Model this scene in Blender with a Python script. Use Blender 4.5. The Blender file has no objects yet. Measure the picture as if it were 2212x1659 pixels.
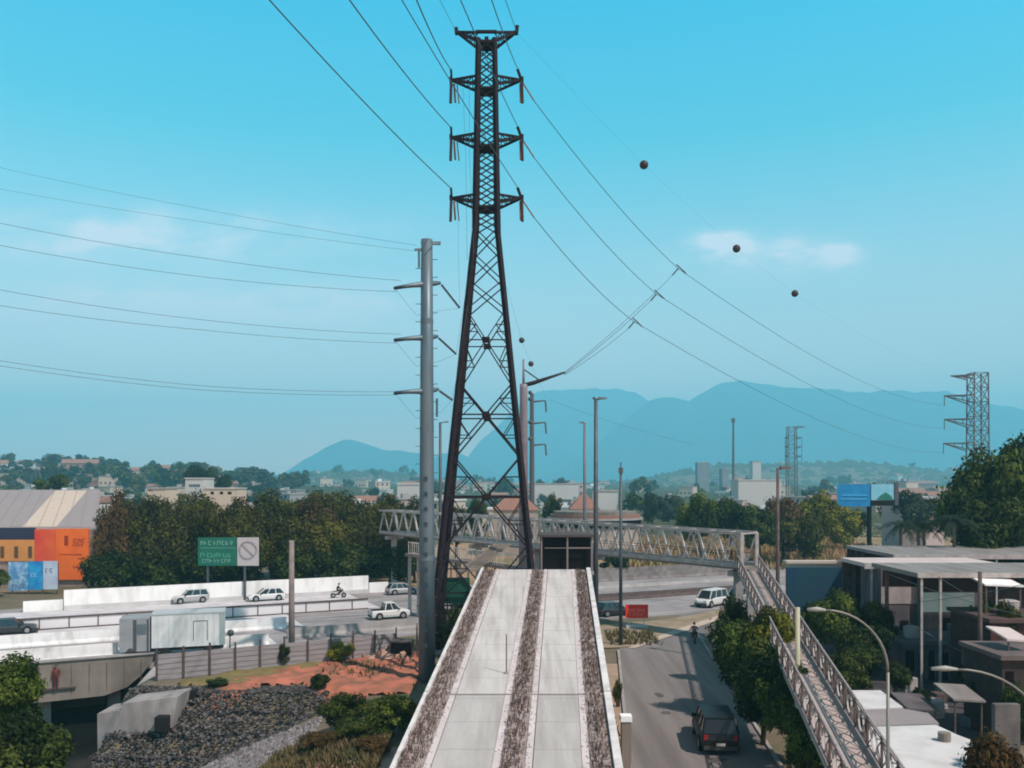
import bpy, math, random
import numpy as np
from mathutils import Vector, Matrix
R = math.radians
random.seed(7)
C = bpy.context.scene.collection
SC = bpy.context.scene
# ------------------------------------------------------------------ camera
H = 14.0; F = 1916.0; XC = 1106.0; YH = 1040.0
cam = bpy.data.cameras.new('camera'); camo = bpy.data.objects.new('camera', cam); C.objects.link(camo)
camo.location = (0, 0, H); camo.rotation_euler = (R(90), 0, 0)
cam.sensor_width = 36; cam.lens = 36 * F / 2212; cam.shift_y = (YH - 829.5) / 2212
cam.clip_start = .5; cam.clip_end = 20000
SC.camera = camo
# ------------------------------------------------------------------ world + sun
SUN_AZ = R(130)   # clockwise from +Y (camera forward): to the right and slightly behind
SUN_EL = R(53)
w = bpy.data.worlds.new("World"); SC.world = w; w.use_nodes = True
nt = w.node_tree; nt.nodes.clear(); N = nt.nodes; L = nt.links
out = N.new('ShaderNodeOutputWorld'); bg = N.new('ShaderNodeBackground'); bg.inputs['Strength'].default_value = .12
sky = N.new('ShaderNodeTexSky'); sky.sky_type = 'NISHITA'; sky.sun_disc = False
sky.sun_elevation = SUN_EL; sky.sun_rotation = SUN_AZ; sky.air_density = 1.0; sky.dust_density = .4; sky.ozone_density = 1.0
tc = N.new('ShaderNodeTexCoord'); sx = N.new('ShaderNodeSeparateXYZ'); L.new(tc.outputs['Generated'], sx.inputs[0])
def M(op, a, b=None, c=None):
    n = N.new('ShaderNodeMath'); n.operation = op
    for i, v in enumerate((a, b, c)):
        if v is None: continue
        if isinstance(v, (int, float)): n.inputs[i].default_value = v
        else: L.new(v, n.inputs[i])
    return n.outputs[0]
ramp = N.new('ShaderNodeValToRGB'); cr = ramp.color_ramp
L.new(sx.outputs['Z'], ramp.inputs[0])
stops = [(0.0, (3.3, 1.52, 1.08)), (.10, (3.35, 1.78, 1.25)), (.22, (2.15, 2.08, 1.60)), (.36, (.42, 2.24, 1.88)), (.50, (.0, 2.45, 2.40)), (.58, (.9, .80, .62)), (1.0, (1.2, .40, .27))]  # stops above the view are warmed and darkened only to set ambient light
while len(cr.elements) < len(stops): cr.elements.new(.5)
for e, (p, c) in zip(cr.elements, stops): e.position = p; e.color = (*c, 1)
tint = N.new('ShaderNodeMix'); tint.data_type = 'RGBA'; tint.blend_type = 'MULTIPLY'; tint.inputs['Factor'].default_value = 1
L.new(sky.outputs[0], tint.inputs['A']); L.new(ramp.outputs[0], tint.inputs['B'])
# thin clouds of the real sky, placed by direction
yy = M('MAXIMUM', sx.outputs['Y'], .05)
u = M('DIVIDE', sx.outputs['X'], yy); v = M('DIVIDE', sx.outputs['Z'], yy)
cv = N.new('ShaderNodeCombineXYZ'); L.new(M('MULTIPLY', u, 1.0), cv.inputs[0]); L.new(M('MULTIPLY', v, 2.6), cv.inputs[1])
nz = N.new('ShaderNodeTexNoise'); nz.inputs['Scale'].default_value = 13; nz.inputs['Detail'].default_value = 7; nz.inputs['Roughness'].default_value = .55
L.new(cv.outputs[0], nz.inputs['Vector'])
nzz = M('MULTIPLY_ADD', nz.outputs['Fac'], 3.0, -1.0)
acc = None
for (X, Y, wx, wy, amp) in [(1568, 532, 52, 27, 2.4), (1610, 545, 30, 18, 1.2), (1708, 550, 34, 25, 2.2), (1760, 560, 50, 14, 1.0), (1812, 547, 34, 23, 2.4), (330, 505, 330, 42, 1.1), (180, 540, 220, 30, .6),
                            (360, 650, 200, 36, 1.5), (480, 690, 330, 34, 1.2), (60, 690, 160, 40, 1.2), (800, 640, 140, 25, .9), (1650, 560, 210, 45, .35)]:
    du = M('MULTIPLY', M('ADD', u, -(X - XC) / F), F / wx); dv = M('MULTIPLY', M('ADD', v, -(YH - Y) / F), F / wy)
    r2 = M('ADD', M('MULTIPLY', du, du), M('MULTIPLY', dv, dv))
    g = M('MULTIPLY', M('EXPONENT', M('MULTIPLY', r2, -.8)), amp)
    acc = g if acc is None else M('ADD', acc, g)
cm = M('MULTIPLY', acc, M('MINIMUM', M('MAXIMUM', nzz, .22), .95))
cm = M('MINIMUM', M('MAXIMUM', cm, 0), .85)
cl = N.new('ShaderNodeMix'); cl.data_type = 'RGBA'; L.new(cm, cl.inputs['Factor']); L.new(tint.outputs['Result'], cl.inputs['A'])
cl.inputs['B'].default_value = (10.0, 9.3, 9.9, 1)
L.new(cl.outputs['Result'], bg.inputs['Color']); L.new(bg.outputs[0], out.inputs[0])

sl = bpy.data.lights.new('sun', 'SUN'); sl.energy = 5.0; sl.angle = R(.55); sl.color = (1, .865, .785)
so = bpy.data.objects.new('sun', sl); C.objects.link(so)
sd = Vector((math.sin(SUN_AZ) * math.cos(SUN_EL), math.cos(SUN_AZ) * math.cos(SUN_EL), math.sin(SUN_EL)))
so.rotation_euler = sd.to_track_quat('Z', 'Y').to_euler(); so.location = (0, 0, 60)
SC.view_settings.view_transform = 'Standard'; SC.view_settings.look = 'None'; SC.view_settings.exposure = 0; SC.view_settings.gamma = 1
SC.cycles.use_denoising = True
SC.cycles.filter_width = 1.9
SC.cycles.max_bounces = 6; SC.cycles.volume_bounces = 2; SC.cycles.transparent_max_bounces = 8

# ------------------------------------------------------------------ helpers
def P(X, Y, y): return Vector(((X - XC) / F * y, y, H - (Y - YH) / F * y))
def G(X, Y, z=0):
    y = (H - z) * F / (Y - YH); return Vector(((X - XC) / F * y, y, z))
MATS = {}
def mat(name, col, rough=.85, metal=0., col2=None, scale=1.0, bump=0., detail=4, stretch=(1, 1, 1), lo=.35, hi=.65, spec=.3, bscale=None):
    if name in MATS: return MATS[name]
    m = bpy.data.materials.new(name); m.use_nodes = True; n = m.node_tree.nodes; l = m.node_tree.links
    b = n['Principled BSDF']; b.inputs['Roughness'].default_value = rough; b.inputs['Metallic'].default_value = metal
    b.inputs['Base Color'].default_value = (*col, 1); b.inputs['Specular IOR Level'].default_value = spec
    if col2 is not None or bump:
        t = n.new('ShaderNodeTexCoord'); mp = n.new('ShaderNodeMapping'); mp.inputs['Scale'].default_value = stretch
        l.new(t.outputs['Object'], mp.inputs[0])
        tx = n.new('ShaderNodeTexNoise'); tx.inputs['Scale'].default_value = scale; tx.inputs['Detail'].default_value = detail; tx.inputs['Roughness'].default_value = .62
        l.new(mp.outputs[0], tx.inputs['Vector'])
        if col2 is not None:
            r = n.new('ShaderNodeValToRGB'); r.color_ramp.elements[0].position = lo; r.color_ramp.elements[1].position = hi
            r.color_ramp.elements[0].color = (*col, 1); r.color_ramp.elements[1].color = (*col2, 1)
            l.new(tx.outputs['Fac'], r.inputs[0]); l.new(r.outputs[0], b.inputs['Base Color'])
        if bump:
            t2 = tx
            if bscale:
                t2 = n.new('ShaderNodeTexNoise'); t2.inputs['Scale'].default_value = bscale; t2.inputs['Detail'].default_value = 5; l.new(mp.outputs[0], t2.inputs['Vector'])
            bp = n.new('ShaderNodeBump'); bp.inputs['Strength'].default_value = min(1, bump); bp.inputs['Distance'].default_value = .1
            l.new(t2.outputs['Fac'], bp.inputs['Height']); l.new(bp.outputs[0], b.inputs['Normal'])
    MATS[name] = m; return m
def leafmat(name, a, b, c):
    m = bpy.data.materials.new(name); m.use_nodes = True; n = m.node_tree.nodes; l = m.node_tree.links
    bs = n['Principled BSDF']; bs.inputs['Roughness'].default_value = .6; bs.inputs['Specular IOR Level'].default_value = .08
    at = n.new('ShaderNodeAttribute'); at.attribute_name = 'tone'
    r = n.new('ShaderNodeValToRGB'); r.color_ramp.elements[0].color = (*a, 1); r.color_ramp.elements[1].color = (*c, 1)
    e = r.color_ramp.elements.new(.5); e.color = (*b, 1)
    oi = n.new('ShaderNodeObjectInfo'); ad = n.new('ShaderNodeMath'); ad.operation = 'MULTIPLY_ADD'; ad.inputs[1].default_value = .3; ad.inputs[2].default_value = -.15
    l.new(oi.outputs['Random'], ad.inputs[0]); a2 = n.new('ShaderNodeMath'); a2.operation = 'ADD'; l.new(at.outputs['Fac'], a2.inputs[0]); l.new(ad.outputs[0], a2.inputs[1])
    l.new(a2.outputs[0], r.inputs[0]); l.new(r.outputs[0], bs.inputs['Base Color'])
    tr = n.new('ShaderNodeBsdfTranslucent'); l.new(r.outputs[0], tr.inputs[0]); mx = n.new('ShaderNodeMixShader'); mx.inputs[0].default_value = .13
    l.new(bs.outputs[0], mx.inputs[1]); l.new(tr.outputs[0], mx.inputs[2]); l.new(mx.outputs[0], n['Material Output'].inputs[0])
    MATS[name] = m; return m

class MB:
    def __init__(s): s.v = []; s.f = []
    def add(s, vs, fs):
        k = len(s.v); s.v += [tuple(q) for q in vs]; s.f += [tuple(k + i for i in f) for f in fs]; return s
    def box(s, x0, x1, y0, y1, z0, z1):
        return s.add([(x, y, z) for z in (z0, z1) for y in (y0, y1) for x in (x0, x1)],
                     [(0, 2, 3, 1), (4, 5, 7, 6), (0, 1, 5, 4), (2, 6, 7, 3), (0, 4, 6, 2), (1, 3, 7, 5)])
    def obox(s, o, ax, ay, az):   # oriented box from corner and three edge vectors
        o, ax, ay, az = Vector(o), Vector(ax), Vector(ay), Vector(az)
        return s.add([o + ax * i + ay * j + az * k for k in (0, 1) for j in (0, 1) for i in (0, 1)],
                     [(0, 2, 3, 1), (4, 5, 7, 6), (0, 1, 5, 4), (2, 6, 7, 3), (0, 4, 6, 2), (1, 3, 7, 5)])
    def bar(s, a, b, wd, ht=None):
        a, b = Vector(a), Vector(b); d = b - a
        if d.length < 1e-6: return s
        d.normalize(); up = Vector((0, 0, 1)) if abs(d.z) < .95 else Vector((0, 1, 0))
        x = d.cross(up).normalized(); y = x.cross(d).normalized(); ht = ht or wd
        return s.obox(a - x * wd / 2 - y * ht / 2, x * wd, y * ht, b - a)
    def tube(s, pts, rad, n=8, cap=True):
        pts = [Vector(p) for p in pts]; rs = rad if isinstance(rad, (list, tuple)) else [rad] * len(pts)
        k = len(s.v); px = None
        for i, p in enumerate(pts):
            d = (pts[min(i + 1, len(pts) - 1)] - pts[max(i - 1, 0)]).normalized()
            if px is None:
                up = Vector((0, 0, 1)) if abs(d.z) < .95 else Vector((0, 1, 0)); px = d.cross(up).normalized()
            px = (px - d * px.dot(d)).normalized(); py = d.cross(px)
            for j in range(n):
                a = 2 * math.pi * j / n; s.v.append(tuple(p + (px * math.cos(a) + py * math.sin(a)) * rs[i]))
        for i in range(len(pts) - 1):
            for j in range(n):
                s.f.append((k + i * n + j, k + i * n + (j + 1) % n, k + (i + 1) * n + (j + 1) % n, k + (i + 1) * n + j))
        if cap:
            s.f.append(tuple(k + j for j in range(n))[::-1]); s.f.append(tuple(k + (len(pts) - 1) * n + j for j in range(n)))
        return s
    def cyl(s, c, r, z0, z1, n=16, r2=None): return s.tube([(c[0], c[1], z0), (c[0], c[1], z1)], [r, r if r2 is None else r2], n)
    def prism(s, poly, a, b, axis='y'):
        n = len(poly)
        if axis == 'y': A = [(p[0], a, p[1]) for p in poly]; B = [(p[0], b, p[1]) for p in poly]
        elif axis == 'x': A = [(a, p[0], p[1]) for p in poly]; B = [(b, p[0], p[1]) for p in poly]
        else: A = [(p[0], p[1], a) for p in poly]; B = [(p[0], p[1], b) for p in poly]
        return s.add(A + B, [tuple(range(n))[::-1], tuple(range(n, 2 * n))] + [(i, (i + 1) % n, n + (i + 1) % n, n + i) for i in range(n)])
    def ball(s, c, r, seg=12, rings=8):
        c = Vector(c); k = len(s.v); s.v.append(tuple(c + Vector((0, 0, r))))
        for i in range(1, rings):
            t = math.pi * i / rings
            for j in range(seg):
                a = 2 * math.pi * j / seg; s.v.append(tuple(c + Vector((math.sin(t) * math.cos(a), math.sin(t) * math.sin(a), math.cos(t))) * r))
        s.v.append(tuple(c - Vector((0, 0, r)))); e = len(s.v) - 1
        for j in range(seg):
            s.f.append((k, k + 1 + j, k + 1 + (j + 1) % seg)); s.f.append((e, e - seg + (j + 1) % seg, e - seg + j))
        for i in range(rings - 2):
            for j in range(seg):
                a = k + 1 + i * seg; s.f.append((a + j, a + seg + j, a + seg + (j + 1) % seg, a + (j + 1) % seg))
        return s
    def build(s, name, m, parent=None, smooth=False, bevel=0):
        me = bpy.data.meshes.new(name); me.from_pydata(s.v, [], s.f); me.update()
        o = bpy.data.objects.new(name, me); C.objects.link(o)
        if m: me.materials.append(m)
        if smooth: me.polygons.foreach_set('use_smooth', [True] * len(me.polygons))
        if parent is not None:
            o.parent = parent
        if bevel:
            b = o.modifiers.new('bevel', 'BEVEL'); b.width = bevel; b.segments = 2; b.limit_method = 'ANGLE'
        return o
def tag(o, label=None, cat=None, group=None, kind=None):
    if label: o['label'] = label
    if cat: o['category'] = cat
    if group: o['group'] = group
    if kind: o['kind'] = kind
    return o
def thing(name, label, cat, loc=(0, 0, 0), rz=0, group=None):
    o = bpy.data.objects.new(name, None); C.objects.link(o); o.location = loc; o.rotation_euler = (0, 0, rz); o.empty_display_size = .2
    return tag(o, label, cat, group)
def copy_tree(o, parent=None):
    c = o.copy(); C.objects.link(c); c.parent = parent
    for ch in list(o.children): copy_tree(ch, c)
    return c

# ------------------------------------------------------------------ materials
dark_steel = mat('dark_lattice_steel', (.012, .007, .010), .7, .0, (.024, .014, .019), 3, spec=.15)
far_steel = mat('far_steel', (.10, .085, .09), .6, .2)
galv = mat('galvanised_steel', (.14, .19, .22), .45, .3, (.09, .13, .155), .9, stretch=(1, 1, .15))
lamp_steel = mat('lamp_post_steel', (.06, .075, .085), .5, .3, (.09, .10, .11), 2)
pale_steel = mat('pale_painted_steel', (.44, .40, .38), .7, .0, (.30, .265, .25), 1.8)
white_steel = mat('white_steel', (.66, .62, .59), .6, .0, (.40, .35, .33), 1.6)
brown_steel = mat('brown_steel', (.075, .052, .048), .8, .0, (.12, .088, .08), 3)
wire_m = mat('wire', (.085, .12, .135), .6, .1)  # lighter grey-teal: haze over the strands is put into this colour
conc = mat('concrete', (.36, .34, .33), .9, 0, (.27, .25, .24), .6, .3)
conc_l = mat('light_concrete', (.55, .53, .52), .9, 0, (.44, .42, .41), .5, .2)
conc_d = mat('stained_concrete', (.24, .20, .17), .92, 0, (.15, .125, .105), .45, .3, stretch=(1, 1, .3))
wallwhite = mat('white_painted_wall', (.80, .785, .77), .85, 0, (.56, .54, .52), .9, stretch=(1, 1, .35), detail=9, lo=.45, hi=.78)
asphalt = mat('street_asphalt', (.135, .12, .115), .9, 0, (.235, .21, .20), .42, .3, detail=9, stretch=(1.4, .07, 1), bscale=20)
hwy_m = mat('highway_surface', (.20, .18, .178), .9, 0, (.33, .30, .295), .16, .2, detail=6)
hwy_white = mat('pale_highway_concrete', (.62, .59, .60), .9, 0, (.44, .42, .43), .35, stretch=(1, 1.6, 1))
black = mat('black_void', (.010, .007, .008), .95, spec=.05)
glass = mat('dark_glass', (.018, .022, .026), .12, spec=.6)
rubber = mat('tyre_rubber', (.018, .018, .018), .8)
rimm = mat('wheel_rim', (.35, .35, .36), .4, .6)
soil_red = mat('orange_soil', (.46, .155, .095), .95, 0, (.22, .10, .06), .55, .6, detail=10, lo=.42, hi=.62)
bark = mat('bark', (.10, .075, .055), .95, 0, (.06, .045, .035), 3, .5)
lm_dark = leafmat('leaf_dark_green', (.007, .013, .003), (.026, .042, .008), (.085, .105, .020))
lm_oliv = leafmat('leaf_olive', (.014, .015, .004), (.062, .064, .010), (.155, .145, .026))
lm_brn = leafmat('leaf_brown_olive', (.040, .024, .010), (.080, .050, .018), (.145, .095, .036))
lm_yel = leafmat('leaf_yellow_green', (.030, .035, .005), (.135, .140, .012), (.27, .26, .025))
lm_mid = leafmat('leaf_mid_green', (.010, .020, .004), (.048, .076, .011), (.14, .175, .028))
lm_wood = leafmat('leaf_dull_olive', (.014, .015, .004), (.056, .058, .012), (.135, .128, .028))
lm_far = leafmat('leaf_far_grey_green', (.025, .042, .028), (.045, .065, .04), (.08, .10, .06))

# ------------------------------------------------------------------ ground with relief
DX, DY = .899, .438                       # direction of the highway; normal = (-.438, .899)
def S_(x, y): return -DY * x + DX * y
def hw(s, t): return (s * -DY + t * DX, s * DX + t * DY)       # offset across, distance along
def sm(a, b, t):
    t = min(1, max(0, (t - a) / (b - a))); return t * t * (3 - 2 * t)
def gh(x, y):
    h = 0.
    if x < -9 and 36 < y < 90 and S_(x, y) < 85:
        dp = np.interp(x, [-60, -50, -25.5, -24, -21, -12.5, -9.5], [0, 5.5, 5.5, 4.6, 3.9, 1.0, 0])
        if x < -25.8 : t = 1 - sm(83, 84.5, S_(x, y))
        else: t = min(1, max(0, (59.3 - y) / 1.5 * 1.0 / max(.3, dp)))
        t *= sm(38, 47, y)
        h -= dp * t
    h += 21 * math.exp(-((x + 415) / 230) ** 2 - ((y - 820) / 190) ** 2)
    h += 60 * math.exp(-((x - 860) / 340) ** 2 - ((y - 2300) / 260) ** 2) + 38 * math.exp(-((x - 500) / 180) ** 2 - ((y - 2100) / 220) ** 2)
    h += 34 * math.exp(-((x + 370) / 210) ** 2 - ((y - 2000) / 220) ** 2)
    if y > 250: h += 1.5 * math.sin(x * .011 + 1) * math.sin(y * .009)
    return h
def axis(lo, hi, st, far, g):
    a = list(np.arange(lo, hi + .01, st)); s = st
    while a[-1] < far: s = min(s * g, 200); a.append(a[-1] + s)
    s = st
    b = []
    q = lo
    while q > -far: s = min(s * g, 200); q -= s; b.append(q)
    return b[::-1] + a
xs = axis(-46, 6, .7, 9200, 1.16); ys = [q for q in axis(38, 86, .7, 8600, 1.10) if q > -60]
gm = MB(); nx = len(xs)
gm.v = [(x, y, gh(x, y)) for y in ys for x in xs]
gm.f = [(j * nx + i, j * nx + i + 1, (j + 1) * nx + i + 1, (j + 1) * nx + i) for j in range(len(ys) - 1) for i in range(nx - 1)]
gmat = mat('ground_soil', (.20, .15, .11), .95, 0, (.10, .095, .05), .09, .4, detail=9, lo=.38, hi=.6, bscale=3)
tag(gm.build('ground', gmat, smooth=True), kind='structure')

def sheet(name, poly, z, m, kind='structure', n=1, drape=True, label=None, cat=None):
    # flat polygon laid z above the ground
    b = MB(); b.add([(x, y, z) for x, y in poly], [tuple(range(len(poly)))])
    return tag(b.build(name, m), kind=kind)
# town floor: paved/green tone for the far ground
townm = mat('town_ground', (.13, .13, .10), .95, 0, (.20, .17, .14), .02, detail=8)
# highway: body slab, surface, lane paint
def hstrip(s0, s1, t0, t1, z0, z1):
    a, b, c, d = hw(s0, t0), hw(s0, t1), hw(s1, t1), hw(s1, t0)
    m = MB(); return m.add([(*q, z) for z in (z0, z1) for q in (a, b, c, d)], [(0, 3, 2, 1), (4, 5, 6, 7), (0, 1, 5, 4), (1, 2, 6, 5), (2, 3, 7, 6), (3, 0, 4, 7)])
tag(hstrip(76.2, 111, -300, 420, -.9, .06).build('highway', hwy_m), kind='structure')
mk = MB()
for s in (81.4, 84.9, 93.2, 96.7, 103.2):
    for t in np.arange(-120, 200, 9.0): q = hstrip(s, s + .14, t, t + 3.5, .064, .068); mk.add(q.v, q.f)
for s in (77.6, 88.9, 90.6, 99.8, 101.0, 107.6):
    q = hstrip(s, s + .14, -200, 300, .064, .068); mk.add(q.v, q.f)
tag(mk.build('highway_lane_marking', mat('road_paint', (.62, .61, .58), .8, 0, (.42, .4, .4), .9)), kind='structure')
def tX(s, X): # distance along the highway where image column X is met
    k = (X - XC) / F; nx_, ny_ = -DY * s, DX * s; return (k * ny_ - nx_) / (DX - k * DY)
tag(hstrip(77.2, 81.2, -140, tX(79, 590), .07, .074).build('highway_pale_lane', hwy_white), kind='structure')
tag(hstrip(85.6, 93.9, -140, tX(89, 640), .07, .074).build('highway_pale_lane', hwy_white), kind='structure')
tag(hstrip(94.6, 107.4, -140, tX(100, 790), .07, .074).build('highway_pale_lane', hwy_white), kind='structure')
# street
def sx_l(y): return 6.07 + (y - 45.6) * .1013
st = MB(); SW = 7.2
st.add([(sx_l(y) + (0 if k == 0 else SW), y, .05) for y in (20, 40, 60, 78) for k in (0, 1)] + [(sx_l(78) + SW + 9, 96, .05), (sx_l(78) + 10, 96, .05)],
       [(0, 1, 3, 2), (2, 3, 5, 4), (4, 5, 7, 6), (6, 7, 8, 9)])
tag(st.build('street', asphalt), kind='structure')
pt = MB(); rp_ = random.Random(3)
for (x, y, w_, l_) in [(9.3, 53.5, .35, .5), (10.4, 44.5, .5, .3), (9.6, 58, .3, .7)]:
    n_ = 9; ring = [(x + w_ * math.cos(k * 6.283 / n_) * rp_.uniform(.7, 1.1), y + l_ * math.sin(k * 6.283 / n_) * rp_.uniform(.7, 1.1), .055) for k in range(n_)]; pt.add(ring, [tuple(range(n_))])
tag(pt.build('street_patch', mat('asphalt_patch', (.075, .068, .066), .9, 0, (.10, .09, .088), 2)), kind='structure')
# street kerbs
for side, nm in ((0, 'l'), (1, 'r')):
    k = MB(); off = -.18 if side == 0 else SW + .003
    y1 = 73 if side == 0 else 84
    o = Vector((sx_l(20) + off, 20, 0)); e = Vector((sx_l(y1) + off, y1, 0))
    k.obox(o, (.177, 0, 0), e - o, (0, 0, .17)); tag(k.build('street_kerb', conc), kind='structure')
sheet('road_verge', [(sx_l(20) - 2.2, 20), (sx_l(20) - .2, 20), (sx_l(68) - .2, 68), (sx_l(68) - 2.0, 68)], .03, mat('sandy_soil', (.40, .28, .21), .95, 0, (.26, .20, .14), .7, .3))
isl = [G(1300, 1402), G(1362, 1400), G(1440, 1372), G(1590, 1322), G(1560, 1318), G(1440, 1340), G(1295, 1352)]
sheet('sandy_traffic_island', [(p.x, p.y) for p in isl], .09, mat('dry_verge', (.34, .26, .19), .95, 0, (.20, .16, .09), .5, .3, detail=7))
edge = [G(1355, 1402), G(1372, 1402), G(1445, 1377), G(1598, 1326), G(1590, 1318), G(1440, 1369)]
sheet('island_path', [(p.x, p.y) for p in edge], .094, mat('pale_sand', (.52, .42, .35), .95, 0, (.42, .33, .27), 1.2))
pm = mat('dry_grass_field_ground', (.38, .23, .13), .95, 0, (.22, .17, .08), .06, .4, detail=9, lo=.4, hi=.58)
sheet('dry_field', [hw(112, 20), hw(112, 160), (150, 330), (10, 330)], .02, pm)
# ------------------------------------------------------------------ mountains
def ridge(name, prof, D, thick, m, seed):
    rnd = random.Random(seed); X = [p[0] for p in prof]; Y = [p[1] for p in prof]
    cols = np.arange(X[0], X[-1] + 1, 14); rows = 16; b = MB(); n = len(cols)
    ph = [rnd.uniform(0, 6) for _ in range(8)]
    for r in range(rows + 1):
        f = r / rows
        for c in cols:
            top = np.interp(c, X, Y); zt = H + (YH - top) / F * D
            zt += D * .0011 * (math.sin(c * .05 + ph[0]) + .6 * math.sin(c * .13 + ph[1]) + .4 * math.sin(c * .31 + ph[2]))
            x = (c - XC) / F * D; prf = 1 - abs(2 * f - 1) ** 1.35
            gul = thick * .03 * math.sin(c * .045 + ph[3] + 2.5 * f) * prf + thick * .015 * math.sin(c * .11 + ph[4] - 3 * f)
            b.v.append((x, D + (f - .5) * thick + gul * (1 - prf), -2 + max(.0, zt + 2) * prf * (1 - .03 * (1 - prf) * math.sin(c * .09 + ph[5] + f * 4))))
    b.f = [(r * n + i, r * n + i + 1, (r + 1) * n + i + 1, (r + 1) * n + i) for r in range(rows) for i in range(n - 1)]
    return tag(b.build(name, m, smooth=True), kind='structure')
mtn = mat('forested_mountain', (.020, .070, .10), .95, 0, (.035, .10, .13), .006, detail=8)  # blue of the distance haze is mixed into the forest colour
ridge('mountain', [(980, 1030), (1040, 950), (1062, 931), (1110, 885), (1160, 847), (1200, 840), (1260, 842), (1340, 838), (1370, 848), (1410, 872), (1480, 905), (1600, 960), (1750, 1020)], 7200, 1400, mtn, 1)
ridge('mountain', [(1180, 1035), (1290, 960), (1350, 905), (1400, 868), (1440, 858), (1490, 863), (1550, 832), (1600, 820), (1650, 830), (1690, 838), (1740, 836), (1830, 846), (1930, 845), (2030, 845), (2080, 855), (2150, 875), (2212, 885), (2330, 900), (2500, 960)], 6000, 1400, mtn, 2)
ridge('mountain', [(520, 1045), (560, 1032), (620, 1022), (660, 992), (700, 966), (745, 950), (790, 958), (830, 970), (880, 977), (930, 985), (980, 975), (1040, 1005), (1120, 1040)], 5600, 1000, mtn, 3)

# ------------------------------------------------------------------ trees
def crown_mesh(name, seed, lobes, leaves, leaf, flat=.8, tv=.36):
    rs = np.random.RandomState(seed)
    lc = rs.normal(size=(lobes, 3)); lc /= np.linalg.norm(lc, axis=1)[:, None]; rad = rs.uniform(.25, .72, lobes)
    lc *= rad[:, None]; lc[:, 2] = lc[:, 2] * flat
    lr = rs.uniform(.17, .36, lobes) * (1.2 - rad * .45); lt = rs.uniform(-tv, tv, lobes)  # wide lobe tone spread puts lit and shaded clumps into the leaf colour
    which = rs.choice(lobes, leaves, p=(lr ** 2) / (lr ** 2).sum())
    d = rs.normal(size=(leaves, 3)); d /= np.linalg.norm(d, axis=1)[:, None]
    rr = lr[which] * (rs.uniform(0.35, 1, leaves) ** .35) * (1 + .25 * rs.normal(size=leaves) * .5)
    ctr = lc[which] + d * rr[:, None]
    nrm = d + rs.normal(size=(leaves, 3)) * .36; nrm[:, 2] += .18; nrm /= np.linalg.norm(nrm, axis=1)[:, None]
    t = np.cross(nrm, rs.normal(size=(leaves, 3))); t /= np.linalg.norm(t, axis=1)[:, None]; bt = np.cross(nrm, t)
    sz = leaf * rs.uniform(.6, 1.35, leaves)[:, None]
    v = np.stack([ctr - t * sz, ctr - bt * sz * .5, ctr + t * sz, ctr + bt * sz * .5], 1).reshape(-1, 3)
    me = bpy.data.meshes.new(name); me.vertices.add(leaves * 4); me.vertices.foreach_set('co', v.ravel())
    me.loops.add(leaves * 4); me.loops.foreach_set('vertex_index', np.arange(leaves * 4))
    me.polygons.add(leaves); me.polygons.foreach_set('loop_start', np.arange(leaves) * 4); me.polygons.foreach_set('loop_total', np.full(leaves, 4))
    me.update(); me.validate()
    at = me.attributes.new('tone', 'FLOAT', 'FACE')
    at.data.foreach_set('value', np.clip(.42 + lt[which] + rs.normal(size=leaves) * .16, 0, 1).astype(np.float32))
    me.materials.append(lm_mid); return me
CR_NEAR = [crown_mesh('crown', 10 + i, 30, 13000, .046, .95) for i in range(4)]
CR_MID = [crown_mesh('crown', 20 + i, 22, 6500, .056, .9) for i in range(5)]
CR_WOOD = [crown_mesh('crown', 60 + i, 40, 11500, .042, 1.0, .24) for i in range(4)]
CR_FAR = [crown_mesh('crown', 40 + i, 14, 700, .12, .8) for i in range(4)]
def tree(name, label, x, y, top, r, crown_h, m, protos, i, z0=None, cat='tree', group=None, trunk=True, rz=None, sy=None):
    z0 = gh(x, y) if z0 is None else z0
    t = thing(name, label, cat, (x, y, z0), 0, group); ht = top - z0
    cz = ht - crown_h / 2
    o = bpy.data.objects.new('crown' if trunk else 'foliage', protos[i % len(protos)]); C.objects.link(o); o.parent = t
    o.location = (0, 0, cz); o.scale = (r / .88, (sy or r) / .88, crown_h / 2 / .8); o.rotation_euler = (0, 0, rz if rz is not None else random.uniform(0, 6.28))
    o.material_slots[0].link = 'OBJECT'; o.material_slots[0].material = m
    if trunk:
        rnd = random.Random(i * 31 + int(x * 10)); b = MB(); tr = max(.12, ht * .022)
        b.tube([(0, 0, -.15), (rnd.uniform(-.1, .1), 0, cz * .35), (rnd.uniform(-.2, .2), rnd.uniform(-.2, .2), cz * .75), (0, 0, cz + crown_h * .15)], [tr * 1.3, tr, tr * .8, tr * .35], 7)
        for k in range(5):
            a = k * 1.256 + rnd.uniform(-.4, .4); zz = cz * .6 + k * .06 * cz; e = r * .6
            b.tube([(0, 0, zz), (math.cos(a) * e * .5, math.sin(a) * e * .5, zz + crown_h * .16), (math.cos(a) * e, math.sin(a) * e, zz + crown_h * .36)], [tr * .6, tr * .4, tr * .15], 5)
        b.build('trunk', bark, t, True)
    else:
        rnd = random.Random(i * 17 + 3); b = MB()
        for k in range(6):
            a = k * 1.05 + rnd.uniform(-.3, .3)
            b.tube([(math.cos(a) * .08, math.sin(a) * .08, -.05), (math.cos(a) * r * .45, math.sin(a) * r * .45, cz + crown_h * .1)], [.04, .02], 4)
        b.build('stem', bark, t)
    return t
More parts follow.
